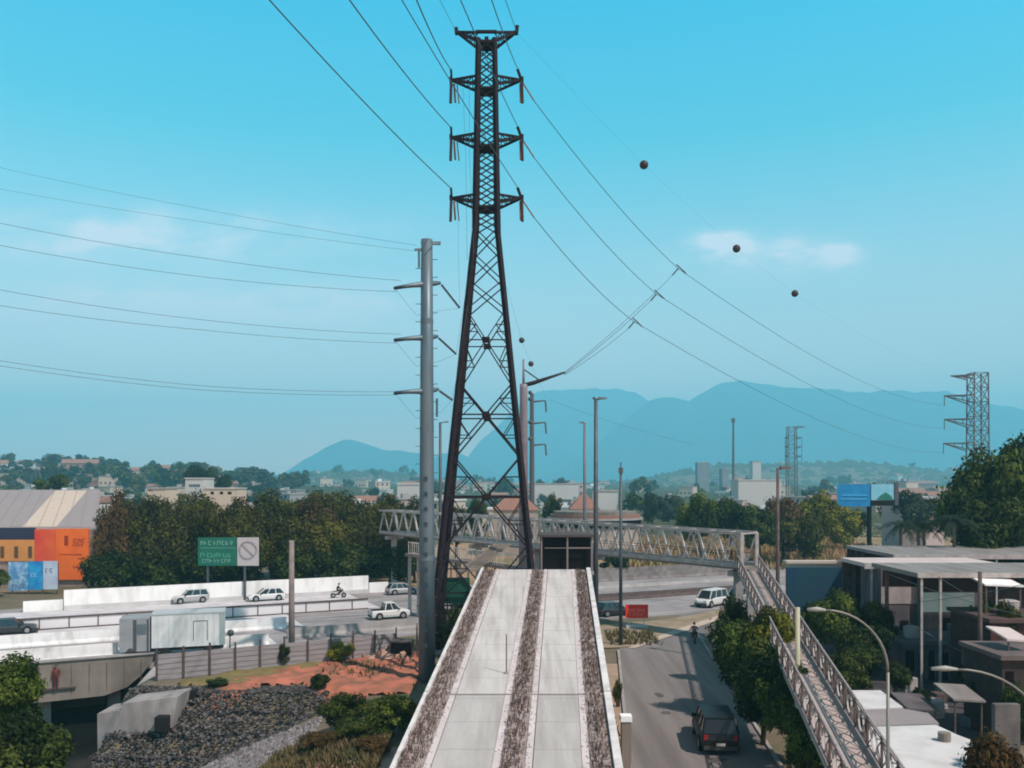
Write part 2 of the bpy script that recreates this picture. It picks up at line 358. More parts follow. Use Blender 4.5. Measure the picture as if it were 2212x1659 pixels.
def stree(label, X, y, topY, rpx, m, protos, i, base=0.0, name='tree', group=None, chf=None, z0=None):
    x = (X - XC) / F * y; z = H - (topY - YH) / F * y; r = rpx / F * y; zz = gh(x, y) if z0 is None else z0
    ch = chf if chf else min(z - zz - .3, max(2 * r * .95, (z - zz) * .8))
    return tree(name, label, x, y, z, r, ch, m, protos, i, z0=zz, group=group)
ords = ['first', 'second', 'third', 'fourth', 'fifth', 'sixth', 'seventh', 'eighth', 'ninth', 'tenth', 'eleventh', 'twelfth', 'thirteenth', 'fourteenth', 'fifteenth', 'sixteenth']
def ys_for(s, X): return s / (DX + DY * (XC - X) / F)
ms = [lm_oliv, lm_mid, lm_oliv, lm_dark, lm_brn, lm_oliv]
frt = [(250, 1088, 56), (318, 1080, 70), (398, 1094, 70), (474, 1086, 72), (552, 1104, 68), (628, 1090, 74), (706, 1110, 66), (778, 1092, 72), (846, 1116, 58), (896, 1130, 40)]
for i, (X, tY, rp) in enumerate(frt):
    stree(f'{ords[i]} tree from the left in the front row behind the white wall', X, ys_for(115.5, X), tY, rp, [lm_brn, lm_wood, lm_wood, lm_oliv, lm_wood, lm_wood, lm_oliv, lm_wood, lm_wood, lm_oliv][i], CR_WOOD, i, group='trees behind the white wall', chf=H - (tY - YH) / F * ys_for(115.5, X) - .8)
bck = [(262, 1064, 58), (338, 1068, 74), (422, 1062, 70), (505, 1072, 74), (588, 1064, 76), (668, 1058, 74), (748, 1060, 76), (826, 1064, 66), (892, 1078, 50)]
for i, (X, tY, rp) in enumerate(bck):
    stree(f'{ords[i]} tree from the left in the back row behind the white wall', X, ys_for(131, X), tY, rp, [lm_brn, lm_wood, lm_wood, lm_brn, lm_oliv, lm_wood, lm_wood, lm_oliv, lm_wood][i], CR_WOOD, i + 2, group='trees behind the white wall', chf=10.5)
mdl = [(290, 1078, 60), (362, 1084, 64), (440, 1080, 62), (520, 1086, 66), (598, 1082, 66), (676, 1080, 66), (752, 1084, 66), (824, 1084, 60), (876, 1098, 46)]
for i, (X, tY, rp) in enumerate(mdl):
    stree(f'{ords[i]} tree from the left in the middle row behind the white wall', X, ys_for(123, X), tY, rp, [lm_oliv, lm_wood, lm_oliv, lm_wood, lm_oliv, lm_brn, lm_wood, lm_oliv, lm_wood][i], CR_WOOD, i + 1, group='trees behind the white wall', chf=10.5)
und = ['dark shrub under the trees next to the orange shopfront', 'dark shrub under the trees left of the green road sign', 'dark shrub under the trees below the green road sign', 'dark shrub under the trees right of the speed sign',
       'dark shrub under the trees behind the concrete pole', 'dark shrub under the trees right of the concrete pole', 'dark shrub at the right end of the white wall']
for i, X in enumerate([240, 330, 430, 530, 640, 740, 850]):
    y = ys_for(112.5, X); x = (X - XC) / F * y
    tree('shrub', und[i], x, y, 6.3, 3.7, 6.2, lm_dark, CR_MID, i + 1, cat='shrub', group='shrubs under the wood', trunk=False)  # tall dark shrubs stand in for the shaded lower half of the wood
# right, beyond the highway
for i, (lab, X, y, tY, rp, m) in enumerate([
    ('rounded dark green tree left end of clump beyond footbridge', 1512, 150, 1058, 56, lm_mid), ('dark green tree in the clump beyond the end of footbridge', 1580, 160, 1072, 56, lm_mid),
    ('low dark tree beyond the footbridge portal', 1640, 146, 1090, 54, lm_dark), ('brownish tree directly behind the lamp post with square arm', 1692, 150, 1058, 48, lm_brn),
    ('yellow green tree left of the blue billboard', 1762, 158, 1056, 60, lm_yel), ('olive tree beneath the blue billboard', 1826, 175, 1086, 56, lm_yel),
    ('low olive bushy tree behind the dry grass field', 1738, 146, 1108, 66, lm_oliv), ('grey green tree right of the billboard', 1985, 175, 1045, 52, lm_far)]):
    stree(lab, X, y, tY, rp, m, CR_MID, i, group='trees beyond the highway on the right')
stree('big dark tree at the right edge in front of the lattice tower', 2110, 96, 978, 92, lm_mid, CR_NEAR, 0)
stree('tallest dark tree cut by the right edge of the photo', 2212, 92, 938, 105, lm_mid, CR_NEAR, 1)
stree('lower dark tree between the two big trees and the shed roof', 2150, 88, 1050, 105, lm_dark, CR_NEAR, 2)
# trees along the street below the walkway
for i, (lab, X, y, tY, rp, m) in enumerate([
    ('dark tree at the street corner nearest the highway', 1588, 61, 1285, 42, lm_dark), ('yellow green topped tree touching the walkway railing', 1668, 51, 1308, 70, lm_yel),
    ('dense dark tree leaning over the street ahead of the pickup', 1600, 53, 1318, 80, lm_mid), ('dark tree over the right kerb beside the pickup', 1648, 47, 1385, 88, lm_dark),
    ('dark green tree under the near part of the walkway', 1706, 44, 1440, 84, lm_mid), ('lowest green tree at the bottom edge under the walkway', 1766, 41, 1525, 80, lm_mid), ('low bushy tree at the bottom edge between street and walkway', 1775, 38, 1590, 70, lm_dark)]):
    stree(lab, X, y, tY, rp, m, CR_NEAR, i, group='trees along the street')
for i, (lab, X, y, tY, rp, m) in enumerate([
    ('green tree behind the curved lamp beyond the walkway', 1810, 66, 1272, 64, lm_mid), ('dark tree between the walkway and the sheds', 1858, 60, 1335, 72, lm_dark),
    ('brown tinged tree left of the metal sheds', 1890, 66, 1300, 56, lm_oliv), ('small tree in front of the blue wall', 1765, 70, 1300, 46, lm_mid), ('dark low tree behind the white roof', 1830, 55, 1395, 62, lm_dark)]):
    stree(lab, X, y, tY, rp, m, CR_NEAR, i + 1, group='trees between walkway and sheds')
stree('small round tree among the sheds at the right', 2150, 60, 1272, 38, lm_mid, CR_MID, 2)
stree('brownish tree top in the bottom right corner', 2150, 27, 1585, 95, lm_brn, CR_NEAR, 3, chf=4.2)
stree('large leafy tree in the bottom left corner', 18, 40, 1416, 92, lm_mid, CR_NEAR, 0, z0=-2, chf=3.6)
stree('second lower leafy tree at bottom left cut by the frame', 52, 38, 1528, 108, lm_dark, CR_NEAR, 1, z0=-2, chf=4.2)
# bushes by the ramp
for i, (lab, X, y, tY, rp, m) in enumerate([('dark green bush left of the ramp beside the rubble', 745, 50, 1495, 62, lm_dark), ('dark green bush touching the left ramp kerb', 840, 49, 1497, 64, lm_mid), ('low bush below the rubble bank', 770, 48, 1545, 58, lm_dark)]):
    x = (X - XC) / F * y; tree('bush', lab, x, y, H - (tY - YH) / F * y, rp / F * y, (H - (tY - YH) / F * y) * .98, m, CR_NEAR, i, cat='bush', group='bushes beside the ramp', trunk=False)
for i, (lab, X, y, h_, rp, m) in enumerate([('small green bush growing by the grey fence', 737, 68.5, 1.7, 34, lm_yel), ('dark bush at foot of the concrete pole', 612, 66.5, 1.9, 16, lm_dark), ('dark bush behind the tubular steel pole', 985, 71, 3.4, 48, lm_dark), ('dark scrub left of the green board', 958, 74.5, 3.8, 34, lm_dark), ('dark scrub behind the lattice tower foot', 1005, 75.5, 5.0, 46, lm_dark), ('dark scrub beside the ramp end under the stairs', 1060, 76, 5.2, 40, lm_oliv), ('dark bush between the lattice tower legs', 1040, 74, 3.0, 42, lm_dark),
    ('green shrub behind the end of ramp', 1092, 76, 6.6, 20, lm_yel), ('weedy shrub in the red soil patch', 690, 46.5, 1.0, 45, lm_brn), ('dry weeds bush beside the ramp foot', 800, 45.5, .9, 50, lm_brn), ('bush at the foot of ramp beside the street', 1335, 55, 1.8, 12, lm_oliv), ('dark hedge bush below the footbridge', 1330, 132, 4.2, 45, lm_dark)]):
    x = (X - XC) / F * y; tree('bush', lab, x, y, h_, rp / F * y, h_ * .95, m, CR_MID, i, cat='bush', trunk=False)
# palms
def palm(label, X, y, topY, rp, seed):
    rnd = random.Random(seed); x = (X - XC) / F * y; z = H - (topY - YH) / F * y; r = rp / F * y
    t = thing('palm_tree', label, 'palm tree', (x, y, 0), 0, 'palm trees by the sheds')
    b = MB(); b.tube([(0, 0, -.1), (.1, 0, z * .5), (0, 0, z - r * .5)], [.22, .18, .14], 8); b.build('trunk', bark, t, True)
    f = MB(); ct = Vector((0, 0, z - r * .5))
    for k in range(26):
        a = rnd.uniform(0, 6.28); el = rnd.uniform(-.2, 1.3); pts = []
        for j in range(8):
            q = j / 7; rad = r * (math.cos(el) * q * 1.1 + .15 * q); zz = r * (math.sin(el) * q * .9 - .75 * q * q)
            pts.append(ct + Vector((math.cos(a) * rad, math.sin(a) * rad, zz)))
        sd_ = Vector((-math.sin(a), math.cos(a), 0))
        for j in range(7):
            for sg in (-1, 1):
                for hh in (0, .5):
                    p = pts[j].lerp(pts[j + 1], hh); d = (pts[j + 1] - pts[j]); tip = p + sd_ * sg * r * .22 * math.sin(math.pi * (j + 1) / 8.5) + d * .7 + Vector((0, 0, -r * .10))
                    f.add([p, p + d * .32, tip], [(0, 1, 2)])
    f.build('frond', lm_far if seed % 2 else lm_mid, t)
palm('left palm tree with drooping fronds behind the shed roofs', 1945, 88, 1112, 42, 1)
palm('middle palm tree with drooping fronds behind the shed roofs', 1995, 92, 1118, 38, 2)
palm('right palm tree with drooping fronds behind the grey roof', 2060, 86, 1098, 48, 3)

# ------------------------------------------------------------------ ramp viaduct
HD = 12.5
def rx(u, y): return .0558 * y - .4549 * HD + u * .6181 * HD
def rz_(y): return H - HD + .0992 * y
Y0, Y1, YJ = 24.0, 63.0, 1916 * HD / 650
ramp_o = thing('viaduct_ramp', 'unfinished concrete viaduct ramp with two pale lanes and brown rebar strips', 'ramp')
def rstrip(u0, u1, ya, yb, z0, z1, n=1):
    m = MB(); ysn = np.linspace(ya, yb, n + 1)
    for a, b in zip(ysn[:-1], ysn[1:]):
        m.add([(rx(u0, a), a, rz_(a) + z0), (rx(u1, a), a, rz_(a) + z0), (rx(u1, b), b, rz_(b) + z0), (rx(u0, b), b, rz_(b) + z0),
               (rx(u0, a), a, rz_(a) + z1), (rx(u1, a), a, rz_(a) + z1), (rx(u1, b), b, rz_(b) + z1), (rx(u0, b), b, rz_(b) + z1)],
              [(0, 3, 2, 1), (4, 5, 6, 7), (0, 1, 5, 4), (1, 2, 6, 5), (2, 3, 7, 6), (3, 0, 4, 7)])
    return m
strip_m = mat('rough_brown_strip', (.19, .145, .13), .95, 0, (.36, .30, .28), 1.6, 1, detail=10, lo=.35, hi=.62)
rstrip(0.01, .99, Y0, YJ - .12, -.9, -.06).build('girder', conc, ramp_o)
rstrip(0.01, .99, YJ + .12, Y1, -.9, -.06).build('girder', conc, ramp_o)
rstrip(.25, .75, Y0, Y1 - 1, -1.9, -.903).build('box_beam', conc, ramp_o)
for (u0, u1) in ((.02, .135), (.468, .575), (.862, .962)):
    rstrip(u0, u1, Y0, Y1 - .02, -.058, -.012, 24).build('rebar_strip', strip_m, ramp_o)
# lanes: pale slabs with seams
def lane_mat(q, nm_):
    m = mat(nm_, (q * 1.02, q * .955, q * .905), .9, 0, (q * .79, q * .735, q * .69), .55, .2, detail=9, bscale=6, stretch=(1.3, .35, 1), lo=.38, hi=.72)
    n = m.node_tree.nodes; l = m.node_tree.links; b = n['Principled BSDF']
    src = b.inputs['Base Color'].links[0].from_socket
    tcn = n.new('ShaderNodeTexCoord'); sp = n.new('ShaderNodeSeparateXYZ'); l.new(tcn.outputs['Object'], sp.inputs[0])
    nn = n.new('ShaderNodeTexNoise'); nn.inputs['Scale'].default_value = .5; l.new(tcn.outputs['Object'], nn.inputs['Vector'])
    ad = n.new('ShaderNodeMath'); ad.operation = 'MULTIPLY_ADD'; l.new(nn.outputs['Fac'], ad.inputs[0]); ad.inputs[1].default_value = .15; l.new(sp.outputs['Y'], ad.inputs[2])
    md = n.new('ShaderNodeMath'); md.operation = 'MODULO'; l.new(ad.outputs[0], md.inputs[0]); md.inputs[1].default_value = 2.6
    lt = n.new('ShaderNodeMath'); lt.operation = 'LESS_THAN'; l.new(md.outputs[0], lt.inputs[0]); lt.inputs[1].default_value = .07
    n2 = n.new('ShaderNodeTexNoise'); n2.inputs['Scale'].default_value = 1.1; l.new(tcn.outputs['Object'], n2.inputs['Vector'])
    m2 = n.new('ShaderNodeMath'); m2.operation = 'MULTIPLY'; l.new(lt.outputs[0], m2.inputs[0]); l.new(n2.outputs['Fac'], m2.inputs[1])
    mx = n.new('ShaderNodeMix'); mx.data_type = 'RGBA'; l.new(m2.outputs[0], mx.inputs['Factor']); l.new(src, mx.inputs['A']); mx.inputs['B'].default_value = (.24, .21, .20, 1)
    mp = n.new('ShaderNodeMapping'); mp.inputs['Scale'].default_value = (2.6, .10, 1); l.new(tcn.outputs['Object'], mp.inputs[0])
    n3 = n.new('ShaderNodeTexNoise'); n3.inputs['Scale'].default_value = 1; n3.inputs['Detail'].default_value = 9; l.new(mp.outputs[0], n3.inputs['Vector'])
    cr3 = n.new('ShaderNodeValToRGB'); cr3.color_ramp.elements[0].position = .46; cr3.color_ramp.elements[1].position = .68; cr3.color_ramp.elements[0].color = (0, 0, 0, 1); cr3.color_ramp.elements[1].color = (.6, .6, .6, 1); l.new(n3.outputs['Fac'], cr3.inputs[0])
    n4 = n.new('ShaderNodeTexNoise'); n4.inputs['Scale'].default_value = 7; n4.inputs['Detail'].default_value = 3; l.new(tcn.outputs['Object'], n4.inputs['Vector'])
    cr4 = n.new('ShaderNodeValToRGB'); cr4.color_ramp.elements[0].position = .66; cr4.color_ramp.elements[1].position = .72; cr4.color_ramp.elements[0].color = (0, 0, 0, 1); cr4.color_ramp.elements[1].color = (.45, .45, .45, 1); l.new(n4.outputs['Fac'], cr4.inputs[0])
    mxx = n.new('ShaderNodeMath'); mxx.operation = 'MAXIMUM'; l.new(cr3.outputs[0], mxx.inputs[0]); l.new(cr4.outputs[0], mxx.inputs[1])
    m3 = n.new('ShaderNodeMix'); m3.data_type = 'RGBA'; l.new(mxx.outputs[0], m3.inputs['Factor']); l.new(mx.outputs['Result'], m3.inputs['A']); m3.inputs['B'].default_value = (.30, .265, .25, 1)
    l.new(m3.outputs['Result'], b.inputs['Base Color']); return m
lm_ = lane_mat(.55, 'lane_slab'); lm_n = lane_mat(.44, 'lane_slab_near'); pink = mat('lane_edge', (.60, .53, .52), .9, 0, (.50, .44, .43), .8)  # near slabs darker: brightness falloff towards the camera put into the colour
for (u0, u1) in ((.137, .466), (.577, .860)):
    for ya, yb in ((Y0, YJ - .1), (YJ + .1, Y1)):
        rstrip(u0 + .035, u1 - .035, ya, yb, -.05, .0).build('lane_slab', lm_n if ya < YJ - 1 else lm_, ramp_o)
        rstrip(u0, u0 + .030, ya, yb, -.05, .006).build('lane_edge', pink, ramp_o)
        rstrip(u1 - .033, u1, ya, yb, -.05, .006).build('lane_edge', pink, ramp_o)
    j = MB(); 
    j.add(rstrip(u0, u1, YJ - .095, YJ + .095, -.07, -.02).v, rstrip(0, 1, 1, 2, 0, 1).f); j.build('expansion_joint', mat('joint_rubber', (.16, .14, .135), .9), ramp_o)
for (u0, u1) in ((0, .019), (.964, 1)):
    for ya, yb in ((Y0, YJ - .1), (YJ + .1, Y1)): rstrip(u0, u1, ya, yb, -.9, .14, 1).build('kerb', mat('ramp_kerb', (.66, .63, .61), .9, 0, (.42, .385, .37), 1.3, .2, detail=9, lo=.42, hi=.7), ramp_o)
for y in (27, 36, 46, 56, 61.5):
    cx = rx(.5, y); b = MB(); b.box(cx - 1.2, cx + 1.2, y - .5, y + .5, -.3, rz_(y) - 1.85); b.build('pier', conc, ramp_o)
rnd = random.Random(5)
rb = MB()
for (u0, u1) in ((.025, .13), (.475, .57), (.868, .957)):
    for k in range(1000):
        y = rnd.uniform(Y0 + 4, Y1 - .3); uu = rnd.uniform(u0, u1); x = rx(uu, y); z = rz_(y) - .04; hh = rnd.uniform(.08, .26)
        rb.bar((x, y, z), (x + rnd.uniform(-.05, .05), y + rnd.uniform(-.05, .05), z + hh), .022)
    for k in range(500):
        y = rnd.uniform(Y0 + 4, Y1 - .6); x = rx(rnd.uniform(u0, u1 - .02), y); z = rz_(y) + rnd.uniform(.03, .2)
        if rnd.random() < .5: rb.bar((x, y, z), (x + .12, y, z), .02)
        else: rb.bar((x, y, z), (rx((x - rx(0, y)) / (.6181 * HD), y + .5), y + .5, z + .05), .02)
tag(rb.build('rebar', mat('rusty_rebar', (.12, .075, .06), .9, .2), ramp_o), kind='stuff')
rb = MB()
for k in range(1900):
    u0, u1 = random.choice([(.022, .133), (.47, .573), (.864, .96)]); y = rnd.uniform(Y0 + 4, Y1 - .2); x = rx(rnd.uniform(u0, u1), y); s = rnd.uniform(.03, .09); z = rz_(y) - .02
    rb.obox((x, y, z - s * .3), (s, s * .3, 0), (-s * .3, s, 0), (0, s * .2, s * .7))
for k in range(900):
    c_, d_ = random.choice([(.135, 1), (.468, -1), (.575, 1), (.862, -1)]); y = rnd.uniform(Y0 + 4, Y1 - .2); x = rx(c_ + d_ * abs(rnd.gauss(0, .014)), y); s_ = rnd.uniform(.02, .06); z = rz_(y) + .01
    rb.obox((x, y, z), (s_, s_ * .3, 0), (-s_ * .3, s_, 0), (0, s_ * .2, s_ * .5))
tag(rb.build('rubble', mat('rubble_bits', (.42, .36, .34), .95, 0, (.25, .2, .19), 4), ramp_o), kind='stuff')
# a thin pole standing on the ramp lane
t = thing('steel_rod', 'thin dark upright rod standing on the left ramp lane', 'rod', P(1094, 1455, 1916 * HD / (1455 - 850)))
b = MB(); b.tube([(0, 0, -.02), (.0, 0, 1.75)], .025, 6).build('rod', brown_steel, t); b = MB(); b.cyl((0, 0), .12, -.02, .06, 10).build('base', conc, t)

# grey pillar right of ramp
t = thing('concrete_pillar', 'square grey concrete pillar with pale cap beside the street edge', 'pillar', (P(1352, 1545, 38).x, 38, 0))
b = MB(); b.box(-.2, .2, -.2, .2, -.1, 3.75).build('shaft', conc_d, t); b = MB(); b.box(-.24, .24, -.24, .24, 3.753, 4.0).build('cap', wallwhite, t)

# ------------------------------------------------------------------ main lattice tower
TC = Vector((-1.95, 68.0, 0)); ZW, ZT = 33.2, 47.7
def thw(z): return 4.16 - (z / ZW) * 3.32 if z < ZW else .84 - (z - ZW) / (ZT - ZW) * .22
def tz(Y): # height for an image row on the front face
    z = 10.
    for _ in range(20): z = H + (YH - Y) / F * (68 - thw(z))
    return z
def lattice_tower(name, label, loc, group=None, m=dark_steel, lw=1.0, levels=None, arms=True, armpair=True):
    t = thing(name, label, 'pylon', loc, 0, group)
    cs = [(-1, -1), (1, -1), (1, 1), (-1, 1)]
    for sx_, sy_ in cs:
        b = MB(); b.tube([(sx_ * 4.16, sy_ * 4.16, -.3), (sx_ * thw(ZW), sy_ * thw(ZW), ZW)], [.25 * lw, .22 * lw], 4)
        b.tube([(sx_ * thw(ZW), sy_ * thw(ZW), ZW), (sx_ * thw(ZT), sy_ * thw(ZT), ZT)], [.25 * lw, .20 * lw], 4); b.build('leg', m, t)
        b = MB(); b.box(sx_ * 4.16 - .5, sx_ * 4.16 + .5, sy_ * 4.16 - .5, sy_ * 4.16 + .5, -.5, .35); b.build('footing', conc, t)
    faces = [(cs[0], cs[1]), (cs[1], cs[2]), (cs[2], cs[3]), (cs[3], cs[0])]
    zs = levels; b = MB()
    for k in range(len(zs) - 1):
        za, zb = zs[k], zs[k + 1]; ha, hb = thw(za), thw(zb); wd = (.15 if za < 20 else .11 if za < 33 else .11) * lw
        for (p, q) in faces:
            A = Vector((p[0] * ha, p[1] * ha, za)); B = Vector((q[0] * ha, q[1] * ha, za)); Cc = Vector((p[0] * hb, p[1] * hb, zb)); D = Vector((q[0] * hb, q[1] * hb, zb))
            b.bar(A, D, wd, wd * .7); b.bar(B, Cc, wd, wd * .7)
            if zb - za > 4:   # horizontal through the crossing, and redundants
                tt = ha / (ha + hb); zc = za + (zb - za) * tt; hc = thw(zc); ctr = (A + D) / 2
                E = Vector((p[0] * hc, p[1] * hc, zc)); G_ = Vector((q[0] * hc, q[1] * hc, zc)); b.bar(E, G_, wd, wd * .7)
                X_ = A.lerp(D, tt); dd = (G_ - E).normalized()
                b.obox(X_ - dd * .28 - Vector((0, 0, .22)), dd * .56, Vector((-dd.y, dd.x, 0)) * .05, (0, 0, .44))
                for (a_, c_) in ((A, E), (B, G_)):
                    mid = a_.lerp(c_, .5); dia = a_.lerp(X_, .5); b.bar(mid, dia, .07 * lw); b.bar(c_, dia, .07 * lw)
                for (a_, c_) in ((Cc, E), (D, G_)):
                    dia = a_.lerp(X_, .5); b.bar(a_.lerp(c_, .5), dia, .07 * lw); b.bar(c_, dia, .07 * lw)
    b.build('bracing', m, t)
    return t
lev = [tz(1459), tz(1190), tz(985), tz(825), tz(668), tz(605), tz(545), ZW]
lev[0] = 0
nmast = 15
lev += [ZW + (ZT - ZW) * (k + 1) / nmast for k in range(nmast)]
tower = lattice_tower('lattice_pylon', 'tall dark lattice pylon beyond the end of the ramp', TC, levels=lev)
ARMX = 2.72
arm_z = [H + (YH - Yv) / F * 68 for Yv in (173, 297, 428)]
def arm(t, sgn, z, m, up=.0, Lx=ARMX, tower_hw=None, k=1.0):
    hwv = tower_hw or thw(z); b = MB(); tip = Vector((sgn * Lx, 0, z + up))
    r1 = [Vector((sgn * hwv, s * hwv, z + .05)) for s in (-1, 1)]; r2 = [Vector((sgn * hwv, s * hwv, z - .62 * k)) for s in (-1, 1)]
    for p in r1 + r2: b.bar(p, tip, .15 * k)
    for j in range(1, 5):
        f = j / 5; a = [p.lerp(tip, f) for p in r1]; c = [p.lerp(tip, f) for p in r2]; a0 = [p.lerp(tip, f - .2) for p in r1]
        for q in (0, 1): b.bar(a[q], c[q], .07 * k); b.bar(a0[q], c[q], .07 * k)
        b.bar(a[0], a[1], .07 * k)
    b.box(tip.x - .12, tip.x + .12, -.15, .15, tip.z - .18, tip.z + .22)
    b.build('cross_arm', m, t)
    return tip
ins_m = mat('insulator_brown', (.34, .13, .08), .4, col2=(.22, .08, .05), scale=4)
def insulator(t, a, b_, m=ins_m, r=.11, nd=12):
    a, b_ = Vector(a), Vector(b_); m_ = MB(); pts = []; rs = []
    for k in range(nd * 2 + 1):
        pts.append(a.lerp(b_, k / (nd * 2))); rs.append(r if k % 2 else r * .55)
    m_.tube(pts, rs, 8); return m_.build('insulator', m, t)
tips = {}
for i, z in enumerate(arm_z):
    for s in (-1, 1):
        tp = arm(tower, s, z, dark_steel); tips[(i, s)] = TC + tp
        b = MB(); b.bar((tp.x - s * .05, 0, tp.z), (tp.x - s * .35 if s > 0 else tp.x, -.2, tp.z + .75), .16); b.build('arm_stub', dark_steel, tower)
        insulator(tower, (tp.x - .02 * s, -.1, tp.z - .15), (tp.x + .03 * s, -.15, tp.z - 1.85), mat('insulator_dark', (.075, .04, .035), .45), .14)
        insulator(tower, (tp.x + (.22 if s < 0 else -.14), .15, tp.z - .2), (tp.x + (.30 if s < 0 else -.1), .35, tp.z - 1.6), ins_m, .095)
        if s < 0: insulator(tower, (tp.x + .45, .25, tp.z - .25), (tp.x + .58, .5, tp.z - 1.6), ins_m, .06)
        if s > 0: insulator(tower, (tp.x + .05, .1, tp.z - .15), (tp.x + .95, .8, tp.z - 1.25), ins_m, .07)
ztop = H + (YH - 80) / F * 68
topt = {}
for s in (-1, 1):
    tp = arm(tower, s, ztop, dark_steel, up=.38, Lx=2.3, k=1.05); topt[s] = TC + tp
    b = MB(); b.bar((tp.x, 0, tp.z), (tp.x + s * .05, 0, tp.z + (.35 if s < 0 else .5)), .28, .2); b.build('arm_stub', dark_steel, tower)
b = MB(); b.bar((0, 0, ZT - .2), (0, 0, ZT + .35), .3); b.box(-.75, .75, -.75, .75, ztop - .75, ztop - .55); b.bar((-.8, -.6, ztop + .1), (.8, -.6, ztop + .1), .2); b.build('tower_cap', dark_steel, tower)
for z in arm_z:
    b = MB(); h_ = thw(z) + .1; b.box(-h_, h_, -h_, h_, z - .95, z - .80); b.build('arm_collar', dark_steel, tower)

# ------------------------------------------------------------------ tubular pole left of the tower
def mono_arm(t, z, l, r, m, w=.16, name='cross_arm'):
    b = MB(); b.tube([l, l.lerp(Vector((0, 0, z)), .55) + Vector((0, 0, .02)), Vector((0, 0, z)), r.lerp(Vector((0, 0, z)), .4), r], [w * .5, w * .8, w * 1.15, w * .9, w * .6], 8); return b.build(name, m, t, True)
PX = (922 - XC) / F * 62
mono = thing('tubular_steel_pole', 'thick blue grey tubular power pole left of the lattice pylon', 'power pole', (PX, 62, 0))
b = MB(); b.tube([(0, 0, -.2), (0, 0, 12), (0, 0, 22), (0, 0, 30.9)], [.60, .52, .46, .40], 16); b.build('pole', galv, mono, True)
b = MB()
for z in (8.5, 17.5, 25.0): b.cyl((0, 0), .60 - z * .006, z, z + .35, 16)
b.build('joint_collar', galv, mono)
b = MB()
for k in range(46):
    z = 2.2 + k * .62; s = -1 if k % 2 else 1; b.bar((s * .4, -.1, z), (s * .78, -.12, z), .04)
b.build('climbing_step', lamp_steel, mono)
for k, z in enumerate(np.arange(2.5, 15, 1.05)): b = MB(); b.box(-.16, .1, -.64 + z * .006, -.5, z, z + .28); b.build('step_bracket', mat('dark_bracket', (.03, .05, .07), .6), mono)
def mz(Y): return H + (YH - Y) / F * 62
def mxo(X): return (X - 922) / F * 62
mtips = []
for i, (lY, cY, rY, rX) in enumerate([(630, 613, 605, 948), (740, 729, 722, 942), (852, 845, 838, 944)]):
    l = Vector((mxo(857), -1.2, mz(lY))); r = Vector((mxo(rX), .9, mz(rY))); mono_arm(mono, mz(cY), l, r, galv, .2); mtips.append((l, r))
    e = Vector((mxo(989 - i * 8), 2.2, mz(652 + i * 105 - i * 2))); insulator(mono, r + Vector((.1, .1, -.1)), e, mat('insulator_grey', (.05, .07, .09), .4), .10)
    insulator(mono, l.lerp(Vector((0, 0, mz(cY))), .35), l + Vector((-.02, -.1, -.05)), mat('insulator_grey', (.05, .07, .09), .4), .13)
b = MB(); b.bar((mxo(910), 0, mz(526)), (mxo(950), .5, mz(521)), .22); b.bar((mxo(897), -.3, mz(542)), (mxo(920), 0, mz(538)), .16); b.bar((mxo(906), -.3, mz(545)), (mxo(906), -.3, mz(580)), .14); b.build('top_arm', galv, mono)
b = MB(); b.tube([(mxo(943), .3, mz(860)), (mxo(943), .3, mz(900))], .07, 6); b.build('insulator', lamp_steel, mono)

# second tubular pole behind the tower, with side arm
P2y = 84; P2x = (1131 - XC) / F * P2y
def z2(Y): return H + (YH - Y) / F * P2y
m2 = thing('tubular_steel_pole', 'grey tubular pole with one slanted side arm right behind the lattice pylon', 'power pole', (P2x, P2y, 0))
b = MB(); b.tube([(0, 0, -.2), (0, 0, z2(840)), (0, 0, z2(830))], [.50, .36, .36], 14); b.tube([(0, 0, z2(840)), (0, 0, z2(776))], [.13, .10], 8); b.build('pole', mat('mauve_grey_steel', (.19, .17, .20), .6, .2, (.26, .24, .27), 1), m2, True)
a2 = Vector(((1222 - 1131) / F * P2y, 1.5, z2(800)))
b = MB(); b.tube([(-.3, 0, z2(834)), Vector((1.0, .3, z2(826))), a2], [.2, .2, .08], 8); b.tube([(.05, 0, z2(798)), (1.5, .5, z2(820))], [.06, .06], 6); b.build('cross_arm', dark_steel, m2)
insulator(m2, Vector((1.7, .55, z2(821))), a2, mat('insulator_grey', (.05, .07, .09), .4), .14)
b = MB()
for Y in (848, 862, 912, 948): b.ball((.62, 0, z2(Y)), .2, 8, 6)
b.build('fitting', lamp_steel, m2)

